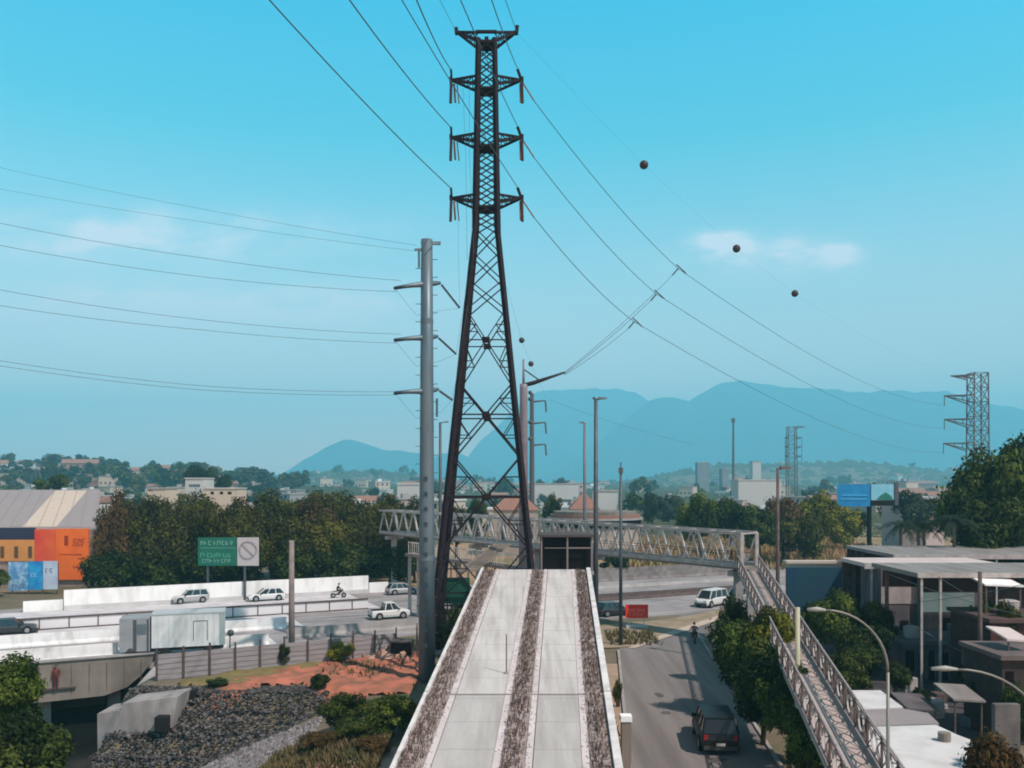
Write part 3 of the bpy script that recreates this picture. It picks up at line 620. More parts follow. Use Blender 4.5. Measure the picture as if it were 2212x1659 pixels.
# distant towers
def far_tower(label, X, y, topY, botz, wpx, arms_px, side, arm_rows, m, thick=1.0, wb=1.15, nseg=11):
    z1 = H + (YH - topY) / F * y; w0 = wpx / F * y / 2; x = (X - XC) / F * y; g = max(0, gh(x, y)) if y > 200 else 0
    t = thing('lattice_pylon', label, 'pylon', (x, y, g), 0); z1 -= g; b = MB(); n = nseg; th = y / F * 2.1 * thick
    def hwz(z): return w0 * (1 + (wb - 1) * (1 - z / z1))
    for i, (sx_, sy_) in enumerate([(-1, -1), (1, -1), (1, 1), (-1, 1)]):
        b_ = MB(); b_.bar((sx_ * hwz(0), sy_ * hwz(0), -.3), (sx_ * w0, sy_ * w0, z1), th); b_.build('leg', m, t)
    cs = [(-1, -1), (1, -1), (1, 1), (-1, 1)]
    for k in range(n):
        za, zb = z1 * k / n, z1 * (k + 1) / n; ha, hb = hwz(za), hwz(zb)
        for j in range(4):
            p, q = cs[j], cs[(j + 1) % 4]
            b.bar((p[0] * ha, p[1] * ha, za), (q[0] * hb, q[1] * hb, zb), th * .55); b.bar((q[0] * ha, q[1] * ha, za), (p[0] * hb, p[1] * hb, zb), th * .55); b.bar((p[0] * hb, p[1] * hb, zb), (q[0] * hb, q[1] * hb, zb), th * .55)
    b.build('bracing', m, t); tips = []
    for (Y, sgn, Lp) in arm_rows:
        z = H - g + (YH - Y) / F * y; Lx = Lp / F * y; b = MB(); tip = Vector((sgn * Lx, 0, z))
        for s in (-1, 1): b.bar((sgn * w0, s * w0, z + .1), tip, th * 1.15); b.bar((sgn * w0, s * w0, z - Lx * .22 if Y > topY + 12 else z - Lx * .12), tip, th * .9)
        for j in (.3, .6): b.bar(Vector((sgn * w0, 0, z)).lerp(tip, j), Vector((sgn * w0, 0, z - Lx * .2)).lerp(tip, j), th * .6)
        b.build('cross_arm', m, t)
        if Y > topY + 12:
            b = MB(); b.tube([tip, tip + Vector((0, 0, -22 / F * y))], th * .45, 6); b.build('insulator', m, t)
        tips.append(Vector((x, y, g)) + tip)
    return t, tips
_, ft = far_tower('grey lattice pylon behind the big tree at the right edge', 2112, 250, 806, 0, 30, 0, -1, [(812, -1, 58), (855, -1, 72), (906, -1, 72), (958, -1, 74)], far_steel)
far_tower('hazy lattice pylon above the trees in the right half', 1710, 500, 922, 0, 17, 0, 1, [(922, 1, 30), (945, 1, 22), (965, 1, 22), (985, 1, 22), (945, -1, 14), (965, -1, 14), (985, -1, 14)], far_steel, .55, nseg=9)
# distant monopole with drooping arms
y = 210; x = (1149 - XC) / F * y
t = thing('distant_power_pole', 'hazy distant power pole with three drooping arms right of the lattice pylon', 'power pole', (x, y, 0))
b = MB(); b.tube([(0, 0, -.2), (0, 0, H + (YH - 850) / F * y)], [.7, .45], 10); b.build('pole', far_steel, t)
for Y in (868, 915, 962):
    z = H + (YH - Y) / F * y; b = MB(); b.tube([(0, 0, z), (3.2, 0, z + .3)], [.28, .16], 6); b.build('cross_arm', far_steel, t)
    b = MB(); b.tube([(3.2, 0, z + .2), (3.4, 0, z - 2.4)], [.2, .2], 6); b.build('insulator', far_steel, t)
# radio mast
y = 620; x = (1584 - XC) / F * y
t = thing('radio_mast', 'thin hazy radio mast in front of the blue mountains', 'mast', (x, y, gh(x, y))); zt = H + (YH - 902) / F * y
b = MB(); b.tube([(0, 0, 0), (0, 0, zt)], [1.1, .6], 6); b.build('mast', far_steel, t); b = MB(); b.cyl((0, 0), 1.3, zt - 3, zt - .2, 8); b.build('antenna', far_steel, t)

# ------------------------------------------------------------------ wires
def wire(name, label, pts, r0=.022, sag=0, cat='power line', group=None, k=.00032):
    # 3-D polyline with gentle sag; thicker strands where far so that they stay as wide as real bundled cable
    P3 = []
    for a, c in zip(pts[:-1], pts[1:]):
        n = 14
        for j in range(n):
            f = j / n; p = Vector(a).lerp(Vector(c), f); P3.append(p - Vector((0, 0, sag * 4 * f * (1 - f) * (Vector(a) - Vector(c)).length / 60)))
    P3.append(Vector(pts[-1]))
    b = MB(); b.tube(P3, r0, 5); o = b.build(name, wire_m, None, True)
    return tag(o, label, cat, group)
def ext(a, b, n): # extend line a->b beyond b by factor n
    a, b = Vector(a), Vector(b); return b + (b - a) * n
left_ends = [(900, 0, 40), (755, 0, 40), (582, 0, 40)]; right_ends = [(1062, 0, 44), (995, 0, 44), (868, 0, 44)]
nm = ['top', 'middle', 'bottom']
for i in range(3):
    a = tips[(i, -1)] + Vector((0, -.2, .7)); m_ = P(*left_ends[i]); wire('power_line', f'overhead wire from the {nm[i]} left arm of the lattice pylon up out of the photo', [a, m_, ext(a, m_, .6)], .036, .5, group='overhead wires of the lattice pylon')
    a = tips[(i, 1)] + Vector((-.3, -.2, .7)); m_ = P(*right_ends[i]); wire('power_line', f'overhead wire from the {nm[i]} right arm of the lattice pylon up out of the photo', [a, m_, ext(a, m_, .6)], .030, .4, group='overhead wires of the lattice pylon')
for s, X, nme in ((-1, 950, 'left'), (1, 1092, 'right')):
    a = topt[s]; m_ = P(X, 0, 50); wire('power_line', f'thin earth wire from the {nme} tip of the pylon top up out of the photo', [a, m_, ext(a, m_, .8)], .016 if s < 0 else .024, 0, group='overhead wires of the lattice pylon')
tap = [(1465, 580, 100), (1418, 635, 98), (1370, 695, 96)]
for i in range(3):
    a = tips[(i, 1)] + Vector((.95, .8, -1.25)); c = P(*tap[i]); e = ft[i + 1] + Vector((0, 0, -2.5))
    wire('power_line', f'overhead wire from the {nm[i]} right arm of the lattice pylon to the far right pylon', [a, c, e], .031, 1.2, group='wires between the two lattice pylons')
    b = MB(); c2 = P(tap[i][0] - 12, tap[i][1] + 14, tap[i][2]); b.tube([c, c2], .09, 6); b.tube([c + Vector((-.2, 0, .45)), c + Vector((.9, 0, -.55))], .075, 6); tag(b.build('wire_clamp', wire_m), f'dark clamp on the {nm[i]} wire where a branch wire joins', 'clamp', 'clamps on the wires')
wa = Vector((P2x, P2y, 0)) + a2
for i, lab in ((0, 'upper'), (1, 'middle'), (2, 'lower')):
    c2 = P(tap[i][0] - 12, tap[i][1] + 14, tap[i][2]); wire('power_line', f'{lab} branch wire from the slanted side arm up to the right-hand wires', [wa + Vector((0, .2 * i, -.1 * i)), c2], .026, -.0 + .8, group='branch wires')
# earth wire with marker balls
e1 = topt[1]; balls = [(1391, 356, 96), (1591, 537, 118), (1717, 634, 136)]
wire('power_line', 'faint earth wire carrying the dark marker balls to the far right pylon', [e1, P(*balls[0]), P(*balls[1]), P(*balls[2]), P(1900, 745, 180), ft[0]], .006, .1)
for i, (X, Y, y) in enumerate(balls):
    p = P(X, Y, y); b = MB(); b.ball((0, 0, 0), (9.5, 8.5, 7.5)[i] / F * y, 20, 14); o = b.build('marker_ball', mat('marker_ball', (.035, .018, .02), .5, col2=(.055, .03, .03), scale=1), None, True); o.location = p
    tag(o, ['largest dark marker ball high in the open sky', 'dark marker ball in front of the small white cloud', 'dark marker ball lowest right in the sky'][i], 'marker ball', 'aircraft marker balls')
for i, (X, Y, r_) in enumerate([(1127, 735, 6.2), (1147, 786, 6)]):
    p = P(X, Y, 130); b = MB(); b.ball((0, 0, 0), r_ / F * 130, 16, 10); o = b.build('marker_ball', MATS['marker_ball'], None, True); o.location = p
    tag(o, ['small marker ball just right of the pylon leg', 'small marker ball beside the top of grey tubular pole'][i], 'marker ball', 'aircraft marker balls')
wire('power_line', 'faint wire with two small marker balls right of the pylon', [P(1095, 620, 110), P(1127, 735, 130), P(1147, 786, 130), P(1180, 860, 210)], .012, 0)
# wires to the left from the tubular pole
mp = Vector((PX, 62, 0))
for i, (a_, c_, d_) in enumerate([((866, 606), (430, 556), (0, 482)), ((857, 630), (430, 597), (0, 530)), ((866, 722), (430, 690), (0, 626)), ((857, 741), (430, 712), (0, 660)), ((866, 846), (430, 833), (0, 779)), ((857, 853), (430, 842), (0, 790))]):
    q = [P(*a_, 61), P(*c_, 56), P(*d_, 52)]; lab = ['highest', 'second', 'third', 'fourth', 'fifth', 'lowest'][i]
    wire('power_line', f'{lab} of the six wires running left from the tubular pole', [q[0], q[1], q[2], ext(q[1], q[2], .4)], .014, .6, group='wires running left from the tubular pole')
for i, (a_, c_, d_) in enumerate([((900, 530), (430, 450), (0, 362)), ((897, 542), (430, 478), (0, 408))]):
    q = [P(*a_, 62), P(*c_, 66), P(*d_, 70)]; wire('power_line', f'{["upper", "lower"][i]} faint thin wire running left from the top of the tubular pole', [q[0], q[1], q[2], ext(q[1], q[2], .4)], .010, .3)
for i in range(3):
    a = mp + Vector((mxo(989 - i * 8), 2.2, mz(652 + i * 105 - i * 2))); c = tips[(2, -1)] + Vector((.5, .5, -1.6)) if i == 0 else P(1010, 540 + i * 60, 66)
    wire('power_line', f'thin jumper wire from the {nm[i]} insulator of the tubular pole to the pylon', [a, c], .010, 1.5)
    a = mp + mtips[i][0]; wire('power_line', f'thin jumper loop hanging under the {nm[i]} left arm of the tubular pole', [a, mp + Vector((-.7, -.3, mtips[i][0].z - 1.7)), mp + Vector((.9, .6, mtips[i][0].z - 1.2)), mp + Vector((mxo(989 - i * 8), 2.2, mz(652 + i * 105 - i * 2)))], .010, .3)
for i, X in enumerate((1003, 1018)):
    wire('power_line', f'{["left", "right"][i]} thin wire dropping beside the lattice mast', [P(1000 + i * 14, 190, 67), P(1006 + i * 8, 330, 67), P(X + 6, 560, 66)], .012, 0)
wire('power_line', 'thin wire from the distant drooping arms across the mountains', [P(1184, 862, 210), P(1300, 905, 210), P(1500, 960, 260)], .03, .3)

# ------------------------------------------------------------------ lamp posts and poles
def lamp(label, X, y, topY, armdx, m=lamp_steel, r=.15, z0=0, head=1, steps=False, name='street_lamp'):
    x = (X - XC) / F * y; z = H - (topY - YH) / F * y; t = thing(name, label, 'street lamp', (x, y, z0)); z -= z0
    b = MB(); b.tube([(0, 0, -.2), (0, 0, z * .5), (0, 0, z)], [r * 1.25, r, r * .72], 10); b.build('pole', m, t, True)
    b = MB(); b.cyl((0, 0), r * 1.9, -.1, .5, 10); b.build('base', m, t)
    for s in (armdx if isinstance(armdx, tuple) else (armdx,)):
        d = s / F * y; b = MB(); b.tube([(0, 0, z - .1), (d * .5, 0, z - .02), (d, 0, z)], [.07, .06, .05], 6); b.build('arm', m, t)
        b = MB(); e = d * .45 if abs(d) > 1 else d * .8; b.add([(d - e, -.2, z - .06), (d, -.14, z - .02), (d, .14, z - .02), (d - e, .2, z - .06), (d - e, -.14, z + .14), (d, -.08, z + .10), (d, .08, z + .10), (d - e, .14, z + .14)],
              [(0, 3, 2, 1), (4, 5, 6, 7), (0, 1, 5, 4), (1, 2, 6, 5), (2, 3, 7, 6), (3, 0, 4, 7)]); b.build('lamp_head', m, t)
    return t
lamp('tall dark lamp post with short double arm right of the ramp end', 1287, 74, 861, (24, -7), r=.2)
lamp('thinner lamp post with short left arm behind the footbridge', 1263, 112, 913, -12, r=.22, m=mat('pale_lamp_steel', (.14, .15, .16), .5, .2))
lamp('lamp post with right arm between tubular pole and lattice pylon', 951, 112, 912, 18, r=.22)
lamp('lamp post with square right arm above the walkway', 1680, 67, 1011, 28, r=.15, m=brown_steel)
# thin camera pole
x = (1341 - XC) / F * 75.5; t = thing('camera_pole', 'slim dark pole with small camera box standing on the traffic island', 'pole', (x, 75.5, .09)); zt = H + (YH - 1012) / F * 75.5
b = MB(); b.tube([(0, 0, -.1), (0, 0, zt)], [.17, .10], 8); b.build('pole', lamp_steel, t, True); b = MB(); b.box(-.17, .17, -.15, .15, zt - .5, zt - .02); b.tube([(0, 0, zt - .02), (0, 0, zt + .45)], .05, 6); b.build('camera_box', lamp_steel, t)
# plain concrete pole left
y = 67.6; x = (630 - XC) / F * y; t = thing('concrete_pole', 'plain grey concrete pole standing behind the grey fence', 'pole', (x, y, 0))
b = MB(); b.tube([(0, 0, -.2), (0, 0, 9.35)], [.26, .19], 12); b.build('pole', mat('pole_concrete', (.24, .20, .19), .9, 0, (.17, .14, .13), 1.5), t, True); b = MB()
b.box(-.16, .16, -.16, .16, 9.35, 9.5); b.build('cap', conc, t)
# curved lamps bottom right
def curved(label, X0, y, X1, topY, startY, z0=0):
    x = (X0 - XC) / F * y; t = thing('street_lamp', label, 'street lamp', (x, y, z0), 0, 'curved lamps beside the walkway'); zs_ = H - (startY - YH) / F * y; ze = H - (topY - YH) / F * y; dx = (X1 - X0) / F * y
    b = MB(); b.tube([(0, 0, -.2), (0, 0, zs_)], [.075, .05], 10)
    pts = []
    for k in range(1, 13):
        a = math.pi / 2 * k / 12; pts.append((dx * .78 * (1 - math.cos(a)), 0, zs_ + (ze - zs_) * math.sin(a)))
    b.build('pole', mat('curved_lamp_steel', (.20, .19, .17), .5, .3), t, True)
    b = MB(); b.tube([(0, 0, zs_)] + pts, [.048] * 5 + [.036] * 8, 8); b.build('arm', MATS['curved_lamp_steel'], t, True)
    b = MB(); e = pts[-1]; b.tube([(e[0] + .02, 0, e[2]), (e[0] + dx * .1, 0, e[2] + .03), (dx, 0, e[2] + .02)], [.04, .085, .05], 8); b.build('lamp_head', mat('lamp_head_grey', (.30, .30, .28), .5), t, True)
curved('curved arm lamp bending left over the walkway railing', 1918, 28.6, 1744, 1318, 1452)
curved('curved arm lamp entering from right edge over the dark yard', 2262, 26, 2012, 1446, 1610)

# ------------------------------------------------------------------ footbridge (truss) and walkway
A = Vector((20.6, 77, 6.6)); B = Vector((-16.5, 117, 7.3)); fb = thing('truss_footbridge', 'long pale steel truss footbridge crossing the highway behind the pylon', 'footbridge')
ax = (B - A); LB = ax.length; axn = ax.normalized(); sd_ = Vector((-axn.y, axn.x, 0)).normalized() * 1.15; TH = 2.9; nb = 26
b = MB(); b.obox(A - sd_, sd_ * 2, ax, (0, 0, -.22)); b.build('deck', mat('footbridge_deck', (.25, .20, .18), .9, 0, (.17, .14, .13), 1), fb)
for s in (-1, 1):
    o = sd_ * s * 1.02; b = MB(); b.bar(A + o + Vector((0, 0, .1)), B + o + Vector((0, 0, .1)), .22, .3); b.build('bottom_chord', pale_steel, fb)
    b = MB(); b.bar(A + o + Vector((0, 0, TH)), B + o + Vector((0, 0, TH)), .22, .26); b.build('top_chord', pale_steel, fb)
    b = MB()
    for k in range(nb):
        p0 = A + ax * (k / nb) + o; p1 = A + ax * ((k + 1) / nb) + o; pm = (p0 + p1) / 2
        if s < 0: b.bar(p0 + Vector((0, 0, TH)), pm + Vector((0, 0, .1)), .12); b.bar(pm + Vector((0, 0, .1)), p1 + Vector((0, 0, TH)), .19)
        else: b.bar(p0 + Vector((0, 0, .1)), pm + Vector((0, 0, TH)), .11); b.bar(pm + Vector((0, 0, TH)), p1 + Vector((0, 0, .1)), .13)
    b.build('diagonal_bracing', white_steel if s < 0 else pale_steel, fb)
    b = MB()
    for k in range(0, nb): p = A + ax * (k / nb) + o * .93; b.bar(p, p + Vector((0, 0, 1.1)), .045)
    b.bar(A + o * .93 + Vector((0, 0, 1.1)), B + o * .93 + Vector((0, 0, 1.1)), .05); b.build('handrail', brown_steel, fb)
b = MB()
for k in range(nb + 1): p = A + ax * (k / nb) + Vector((0, 0, TH)); b.bar(p - sd_, p + sd_, .12)
b.build('top_cross_beam', pale_steel, fb)
for s in (-1, 1): b = MB(); p = A + sd_ * s * 1.02; b.bar(p, p + Vector((0, 0, TH)), .3); b.build('portal_post', pale_steel, fb)
for f in (.02, .33, .48, .66, .97):
    p = A + ax * f; b = MB(); b.bar((p.x, p.y, -.2), (p.x, p.y, p.z - .36), .7); b.bar(Vector((p.x, p.y, p.z - .6)) - sd_ * 1.1, Vector((p.x, p.y, p.z - .6)) + sd_ * 1.1, .6, .45); b.build('column', conc, fb)

# walkway towards the camera
Wn, Wf = Vector((11.5, 28.5, 3.75)), Vector((20.3, 76.2, 6.3))
wk = thing('pedestrian_walkway', 'raised pinkish pedestrian walkway with diamond patterned railings above the street trees', 'walkway')
mid_w = Wn.lerp(Wf, .45)
def wp(f): return Wn.lerp(Wf, f)
wa_ = Wf - Wn; wx = Vector((wa_.y, -wa_.x, 0)).normalized() * .86
b = MB(); b.obox(Wn - wa_ * .12 - wx, wx * 2, wa_ * 1.12, (0, 0, -.25)); b.build('floor', mat('walkway_floor', (.46, .365, .33), .9, 0, (.37, .29, .26), .8, .2), wk)
for s in (-1, 1):
    o = wx * s * 1.0
    b = MB(); b.obox(Wn - wa_ * .12 + o * 1.0 - wx * .06, wx * .12, wa_ * 1.12, (0, 0, .14)); b.build('kerb', mat('worn_kerb', (.34, .29, .28), .85, 0, (.24, .2, .19), 2), wk)
    b = MB(); b.bar(Wn - wa_ * .12 + o + Vector((0, 0, 1.35)), Wf + o + Vector((0, 0, 1.35)), .06); b.build('top_rail', mat('weathered_rail', (.36, .31, .30), .7, 0, (.25, .21, .20), 3), wk)
    b = MB(); b.bar(Wn - wa_ * .12 + o + Vector((0, 0, .24)), Wf + o + Vector((0, 0, .24)), .05); b.bar(Wn - wa_ * .12 + o + Vector((0, 0, 1.2)), Wf + o + Vector((0, 0, 1.2)), .04)
    nb_ = 21
    for k in range(-2, nb_ + 1): p = wp(k / nb_) + o; b.bar(p, p + Vector((0, 0, 1.35)), .07)
    b.build('railing_post', brown_steel, wk)
    b = MB(); b2 = MB()
    for k in range(-2, nb_):
        p = wp(k / nb_) + o; q = wp((k + 1) / nb_) + o; m_ = (p + q) / 2; Z = lambda z: Vector((0, 0, z))
        ring = [m_ + (q - p) * .21 * math.cos(a) + Z(.72 + .36 * math.sin(a)) for a in [j * math.pi / 4 + .0 for j in range(8)]]
        b = MB()
        for j in range(8): b.bar(ring[j], ring[(j + 1) % 8], .065)
        b.build('railing_ring', mat('diamond_steel', (.40, .36, .345), .7), wk)
        for c_, j in ((p + Z(.24), 5), (q + Z(.24), 7), (q + Z(1.2), 1), (p + Z(1.2), 3), (p + Z(.24), 4), (p + Z(1.2), 4), (q + Z(.24), 0), (q + Z(1.2), 0), (m_ + Z(.24), 5), (m_ + Z(.24), 7), (m_ + Z(1.2), 1), (m_ + Z(1.2), 3)): b2.bar(c_, ring[j], .032)
    b2.build('infill_bar', brown_steel, wk)
for f in (.02, .24, .5, .74, .97):
    p = wp(f); b = MB(); b.bar((p.x, p.y, -.2), (p.x, p.y, p.z - .26), .45); b.obox(Vector((p.x, p.y, p.z - .6)) - wx * .9 - Vector((0, .2, 0)), wx * 1.8, (0, .4, 0), (0, 0, .35)); b.build('column', conc, wk)
y = 44; x = (1723 - XC) / F * y; t = thing('cream_post', 'cream painted post rising beside the left walkway railing', 'post', (x, y, 0))
b = MB(); b.tube([(0, 0, -.1), (0, 0, H - (1312 - YH) / F * y)], [.16, .11], 10); b.build('post', mat('cream_paint', (.40, .38, .27), .7), t, True); b = MB(); b.cyl((0, 0), .3, -.05, .25, 10); b.build('base', conc, t)

# dark framed booth at end of ramp
bo = thing('station_booth', 'dark steel framed booth with black openings at the end of the ramp', 'booth', (P(1168, 1160, 68).x, 68, 0)); W_ = 112 / F * 68; zt = H - (1157 - YH) / F * 68; zb = zt - 2.75
b = MB(); b.box(.06, W_ - .06, .5, 3.8, zb, zt - .12); b.build('dark_interior', black, bo)
b = MB(); b.box(-.1, W_ + .1, -.15, 4, zt - .11, zt + .06); b.build('roof', mat('booth_roof', (.07, .055, .055), .8), bo)
b = MB(); b.box(-.1, W_ + .1, -.15, 4, zb - .25, zb - .003); b.build('floor', conc, bo)
for X in (0, W_ * .5, W_ - .12): b = MB(); b.box(X, X + .13, 0, .14, zb, zt - .12); b.build('frame_post', mat('frame_grey', (.20, .17, .17), .7), bo)
b = MB(); b.box(W_ * .5 + .14, W_ - .13, .02, .10, zt - 1.0, zt - .9); b.box(.3, W_ * .5 - .01, .02, .08, zt - .98, zt - .93); b.build('cross_rail', MATS['frame_grey'], bo)
for X, Yv in ((.2, .4), (W_ - .3, .4), (.2, 3.4), (W_ - .3, 3.4)): b = MB(); b.box(X - .15, X + .25, Yv, Yv + .4, -.2, zb - .253); b.build('column', conc, bo)

# stair tower / columns under the left part of the footbridge
sp = thing('stair_structure', 'pale steel stair structure with many thin posts behind the lattice pylon', 'stairs', (0, 0, 0))
p0, p1 = P(885, 1200, 92), P(1150, 1190, 84)
for k in range(15):
    f = k / 14; p = p0.lerp(p1, f); top = 6.3 if k < 4 else (6.8 - .1 * k); b = MB(); b.bar((p.x, p.y, -.1), (p.x, p.y, top), .18 if k % 3 else .32); b.build('post', pale_steel if k % 2 else conc, sp)
b = MB(); b.bar((p0.x, p0.y, 6.45), (p1.x, p1.y, 5.6), 1.6, .3); b.build('landing', mat('stair_concrete', (.22, .17, .155), .9, 0, (.14, .11, .10), 2), sp)
b = MB()
for k in range(60):
    p = Vector((p0.x, p0.y, 6.45)).lerp(Vector((p1.x, p1.y, 5.6)), k / 59) + Vector((0, -.7, .1)); b.bar(p, p + Vector((random.uniform(-.05, .05), 0, 1.25)), .06)
b.bar((p0.x, p0.y - .7, 7.75), (p1.x, p1.y - .7, 6.9), .09); b.build('handrail', white_steel, sp)
b = MB(); q0 = P(1070, 1178, 88); q1 = P(985, 1240, 79); 
for k in range(16): a_ = q0.lerp(q1, k / 16); b.obox(a_, (1.6, .3, 0), (-.3, -.35, 0), (0, 0, .12))
b.obox(q0 + Vector((0, 0, -.3)), (.12, .05, 0), q1 - q0, (0, 0, .5)); b.build('stair_flight', conc_d, sp)

# ------------------------------------------------------------------ highway furniture
def hbar(s, t): x, y = hw(s, t); return Vector((x, y, 0))
def tX(s, X): # distance along the highway where image column X is met
    # point = s*n + t*d ; X = XC + F*x/y
    k = (X - XC) / F; nx_, ny_ = -DY * s, DX * s; return (k * ny_ - nx_) / (DX - k * DY)
def hwall(name, label, cat, s, X0, X1, h, th, m, base=.06, gap=None, segs=None):
    t0, t1 = tX(s, X0), tX(s, X1); t = thing(name, label, cat, (*hw(s, (t0 + t1) / 2), base)); L_ = (t1 - t0)
    t.rotation_euler = (0, 0, math.atan2(DY, DX)); return t, L_
t_, L_ = hwall('highway_wall', 'long bright white wall along the far side of the highway', 'wall', 107.8, 138, 795, 2.1, .3, wallwhite)
b = MB(); b.box(-L_ / 2, L_ / 2, -.15, .15, -.1, 2.15); b.build('wall_face', wallwhite, t_); b = MB(); b.box(-L_ / 2, L_ / 2, -.4, -.153, -.1, .5); b.build('footing', conc_l, t_)
t_, L_ = hwall('highway_wall', 'low stepped end of the white wall at the left beside the posters', 'wall', 107.8, 50, 136, 1.0, .3, wallwhite)
b = MB(); b.box(-L_ / 2, L_ / 2, -.15, .15, -.1, 1.15); b.build('wall_face', wallwhite, t_)
t_, L_ = hwall('highway_wall', 'low stepped end of the white wall at its right end', 'wall', 107.8, 797, 838, 1.0, .3, wallwhite)
b = MB(); b.box(-L_ / 2, L_ / 2, -.15, .15, -.1, 1.25); b.build('wall_face', wallwhite, t_)
def jersey(label, s, X0, X1, h, m):
    t0, t1 = tX(s, X0), tX(s, X1); t = thing('jersey_barrier', label, 'barrier', (*hw(s, (t0 + t1) / 2), .06)); t.rotation_euler = (0, 0, math.atan2(DY, DX)); Lh = (t1 - t0) / 2
    b = MB(); b.prism([(-.3, 0), (.3, 0), (.3, .1), (.14, .35), (.09, h), (-.09, h), (-.14, .35), (-.3, .1)], -Lh, Lh, 'x'); b.build('barrier', m, t)
    b = MB()
    for k in np.arange(-Lh, Lh, 4.0): b.box(k, k + .03, -.31, .31, 0, .02); b.box(k, k + .03, -.093, .093, h, h + .003)
    b.build('seam', conc_d, t); return t
jw = mat('white_barrier', (.74, .72, .71), .85, 0, (.42, .40, .39), 1.1, stretch=(1, 1, .4), detail=9, lo=.45, hi=.75)
jersey('white concrete barrier in mid highway ending behind the concrete pole', 85.2, -260, 618, 1.05, jw)
jersey('white concrete barrier on the near edge of the highway bridge', 77.0, -260, 255, 1.15, jw)
jersey('white concrete barrier between the box truck and the grey fence', 77.0, 462, 580, 1.0, jw)
jersey('grey concrete barrier along the near edge of highway right of fence', 79.6, 620, 905, .9, conc)
jersey('grey concrete median barrier right of the ramp', 105.5, 1290, 1660, 1.0, mat('grimy_barrier', (.13, .11, .105), .9, 0, (.24, .21, .20), .8, detail=8))
jersey('grey concrete barrier at the far side of highway right of ramp', 110.0, 1290, 1640, 1.3, MATS['grimy_barrier'])
jersey('low dark barrier between the lanes behind the red sign', 88.5, 1285, 1640, .8, brown_steel)
jersey('pale kerb barrier behind the far cars right of the ramp', 98, 1290, 1640, .5, conc)
# median fence
def rail_fence(label, s, X0, X1, h, step):
    t0, t1 = tX(s, X0), tX(s, X1); t = thing('median_fence', label, 'fence', (*hw(s, (t0 + t1) / 2), .06)); t.rotation_euler = (0, 0, math.atan2(DY, DX)); Lh = (t1 - t0) / 2
    b = MB(); b.box(-Lh, Lh, -.09, .09, h - .16, h); b.build('top_rail', brown_steel, t); b = MB(); b.box(-Lh, Lh, -.08, .08, .0, .10); b.build('bottom_rail', brown_steel, t)
    for k in np.arange(-Lh, Lh, step): b = MB(); b.box(k, k + .1, -.05, .05, .10, h - .16); b.build('post', brown_steel, t)
    b = MB(); b.box(-Lh, Lh, .0, .03, .11, h - .17); b.build('panel', mat('pale_fence_panel', (.66, .62, .62), .8), t)
rail_fence('long median fence with dark rails and pale panels along the highway', 94.2, -120, 795, 1.18, 2.5)
# dark bush/hedge at far left on the highway = dark car, built below

# bridge fascia over the canal
fa = thing('highway_bridge_side', 'stained brown grey concrete side of the highway bridge over the canal', 'bridge'); 
t0, t1 = tX(76, -200), tX(76, 332); A_ = Vector((*hw(75.95, t0), 0)); Bb = Vector((*hw(75.95, t1), 0)); n_ = Vector((-DY, DX, 0)); dv = (Bb - A_)
b = MB(); pts = [(0, .35), (1, .35), (.99, -.3), (.94, -1.3), (.88, -2.1), (.78, -2.6), (0, -2.75)]
for k in (0, 1): b.v += [tuple(A_ + dv * p[0] + Vector((0, 0, p[1])) - n_ * (.35 * (1 - k))) for p in pts]
n = len(pts); b.f = [tuple(range(n))[::-1], tuple(range(n, 2 * n))] + [(i, (i + 1) % n, n + (i + 1) % n, n + i) for i in range(n)]
b.build('fascia_beam', conc_d, fa)
b = MB(); b.obox(A_ + Vector((0, 0, .353)) - n_ * .5, dv, n_ * .6, (0, 0, .12)); b.build('coping', conc, fa)
for k in range(9):
    p = A_ + dv * (.34 + k * .075); b = MB(); b.obox(p - n_ * .37, dv.normalized() * .05, n_ * .03, (0, 0, -2.2)); b.build('joint_strip', brown_steel, fa)
b = MB()
for k in range(2): p = A_ + dv * (.5 + .3 * k); b.obox(p + Vector((0, 0, -5.6)) + n_ * 1.0, dv.normalized() * .9, n_ * 6, (0, 0, 4.7))
b.build('bridge_pier', conc_d, fa)
# abutment retaining wall parts
sheet('canal_water', [(-50, 46), (-24, 46), (-25, 60), (-27, 76), (-50, 76)], -5.0, mat('dark_canal_water', (.012, .014, .012), .15, spec=.5))
ww = thing('canal_wing_wall', 'pale stepped concrete retaining wall at the canal mouth', 'wall')
def slabpoly(pts, y, th): # polygon traced in a vertical plane, real thickness
    q = [P(X, Y, y) for X, Y in pts]; return MB().prism([(p.x, p.z) for p in q], y, y + th, 'y')
slabpoly([(210, 1542), (263, 1534), (264, 1520), (384, 1505), (372, 1572), (290, 1588), (274, 1626), (211, 1642)], 56, 2.4).build('wall_block', mat('wing_concrete', (.37, .335, .32), .9, 0, (.23, .205, .195), .9, .3, detail=9, stretch=(1, 1, .5)), ww)
b = MB(); pl = [P(266, 1531, 56.3), P(384, 1502, 56.3), P(345, 1482, 62.5), P(333, 1487, 63)]
b.add([(p.x, p.y, p.z) for p in pl] + [(p.x, p.y, p.z - .5) for p in pl], [(0, 1, 2, 3), (7, 6, 5, 4), (0, 4, 5, 1), (1, 5, 6, 2), (2, 6, 7, 3), (3, 7, 4, 0)]); b.build('sloping_cap', conc, ww)
b = MB(); q0, q1 = P(268, 1512, 61), P(332, 1440, 69); b.obox(q0, q1 - q0, (1.9, -.4, 0), (0, 0, -.6)); b.build('apron_slab', conc, ww)

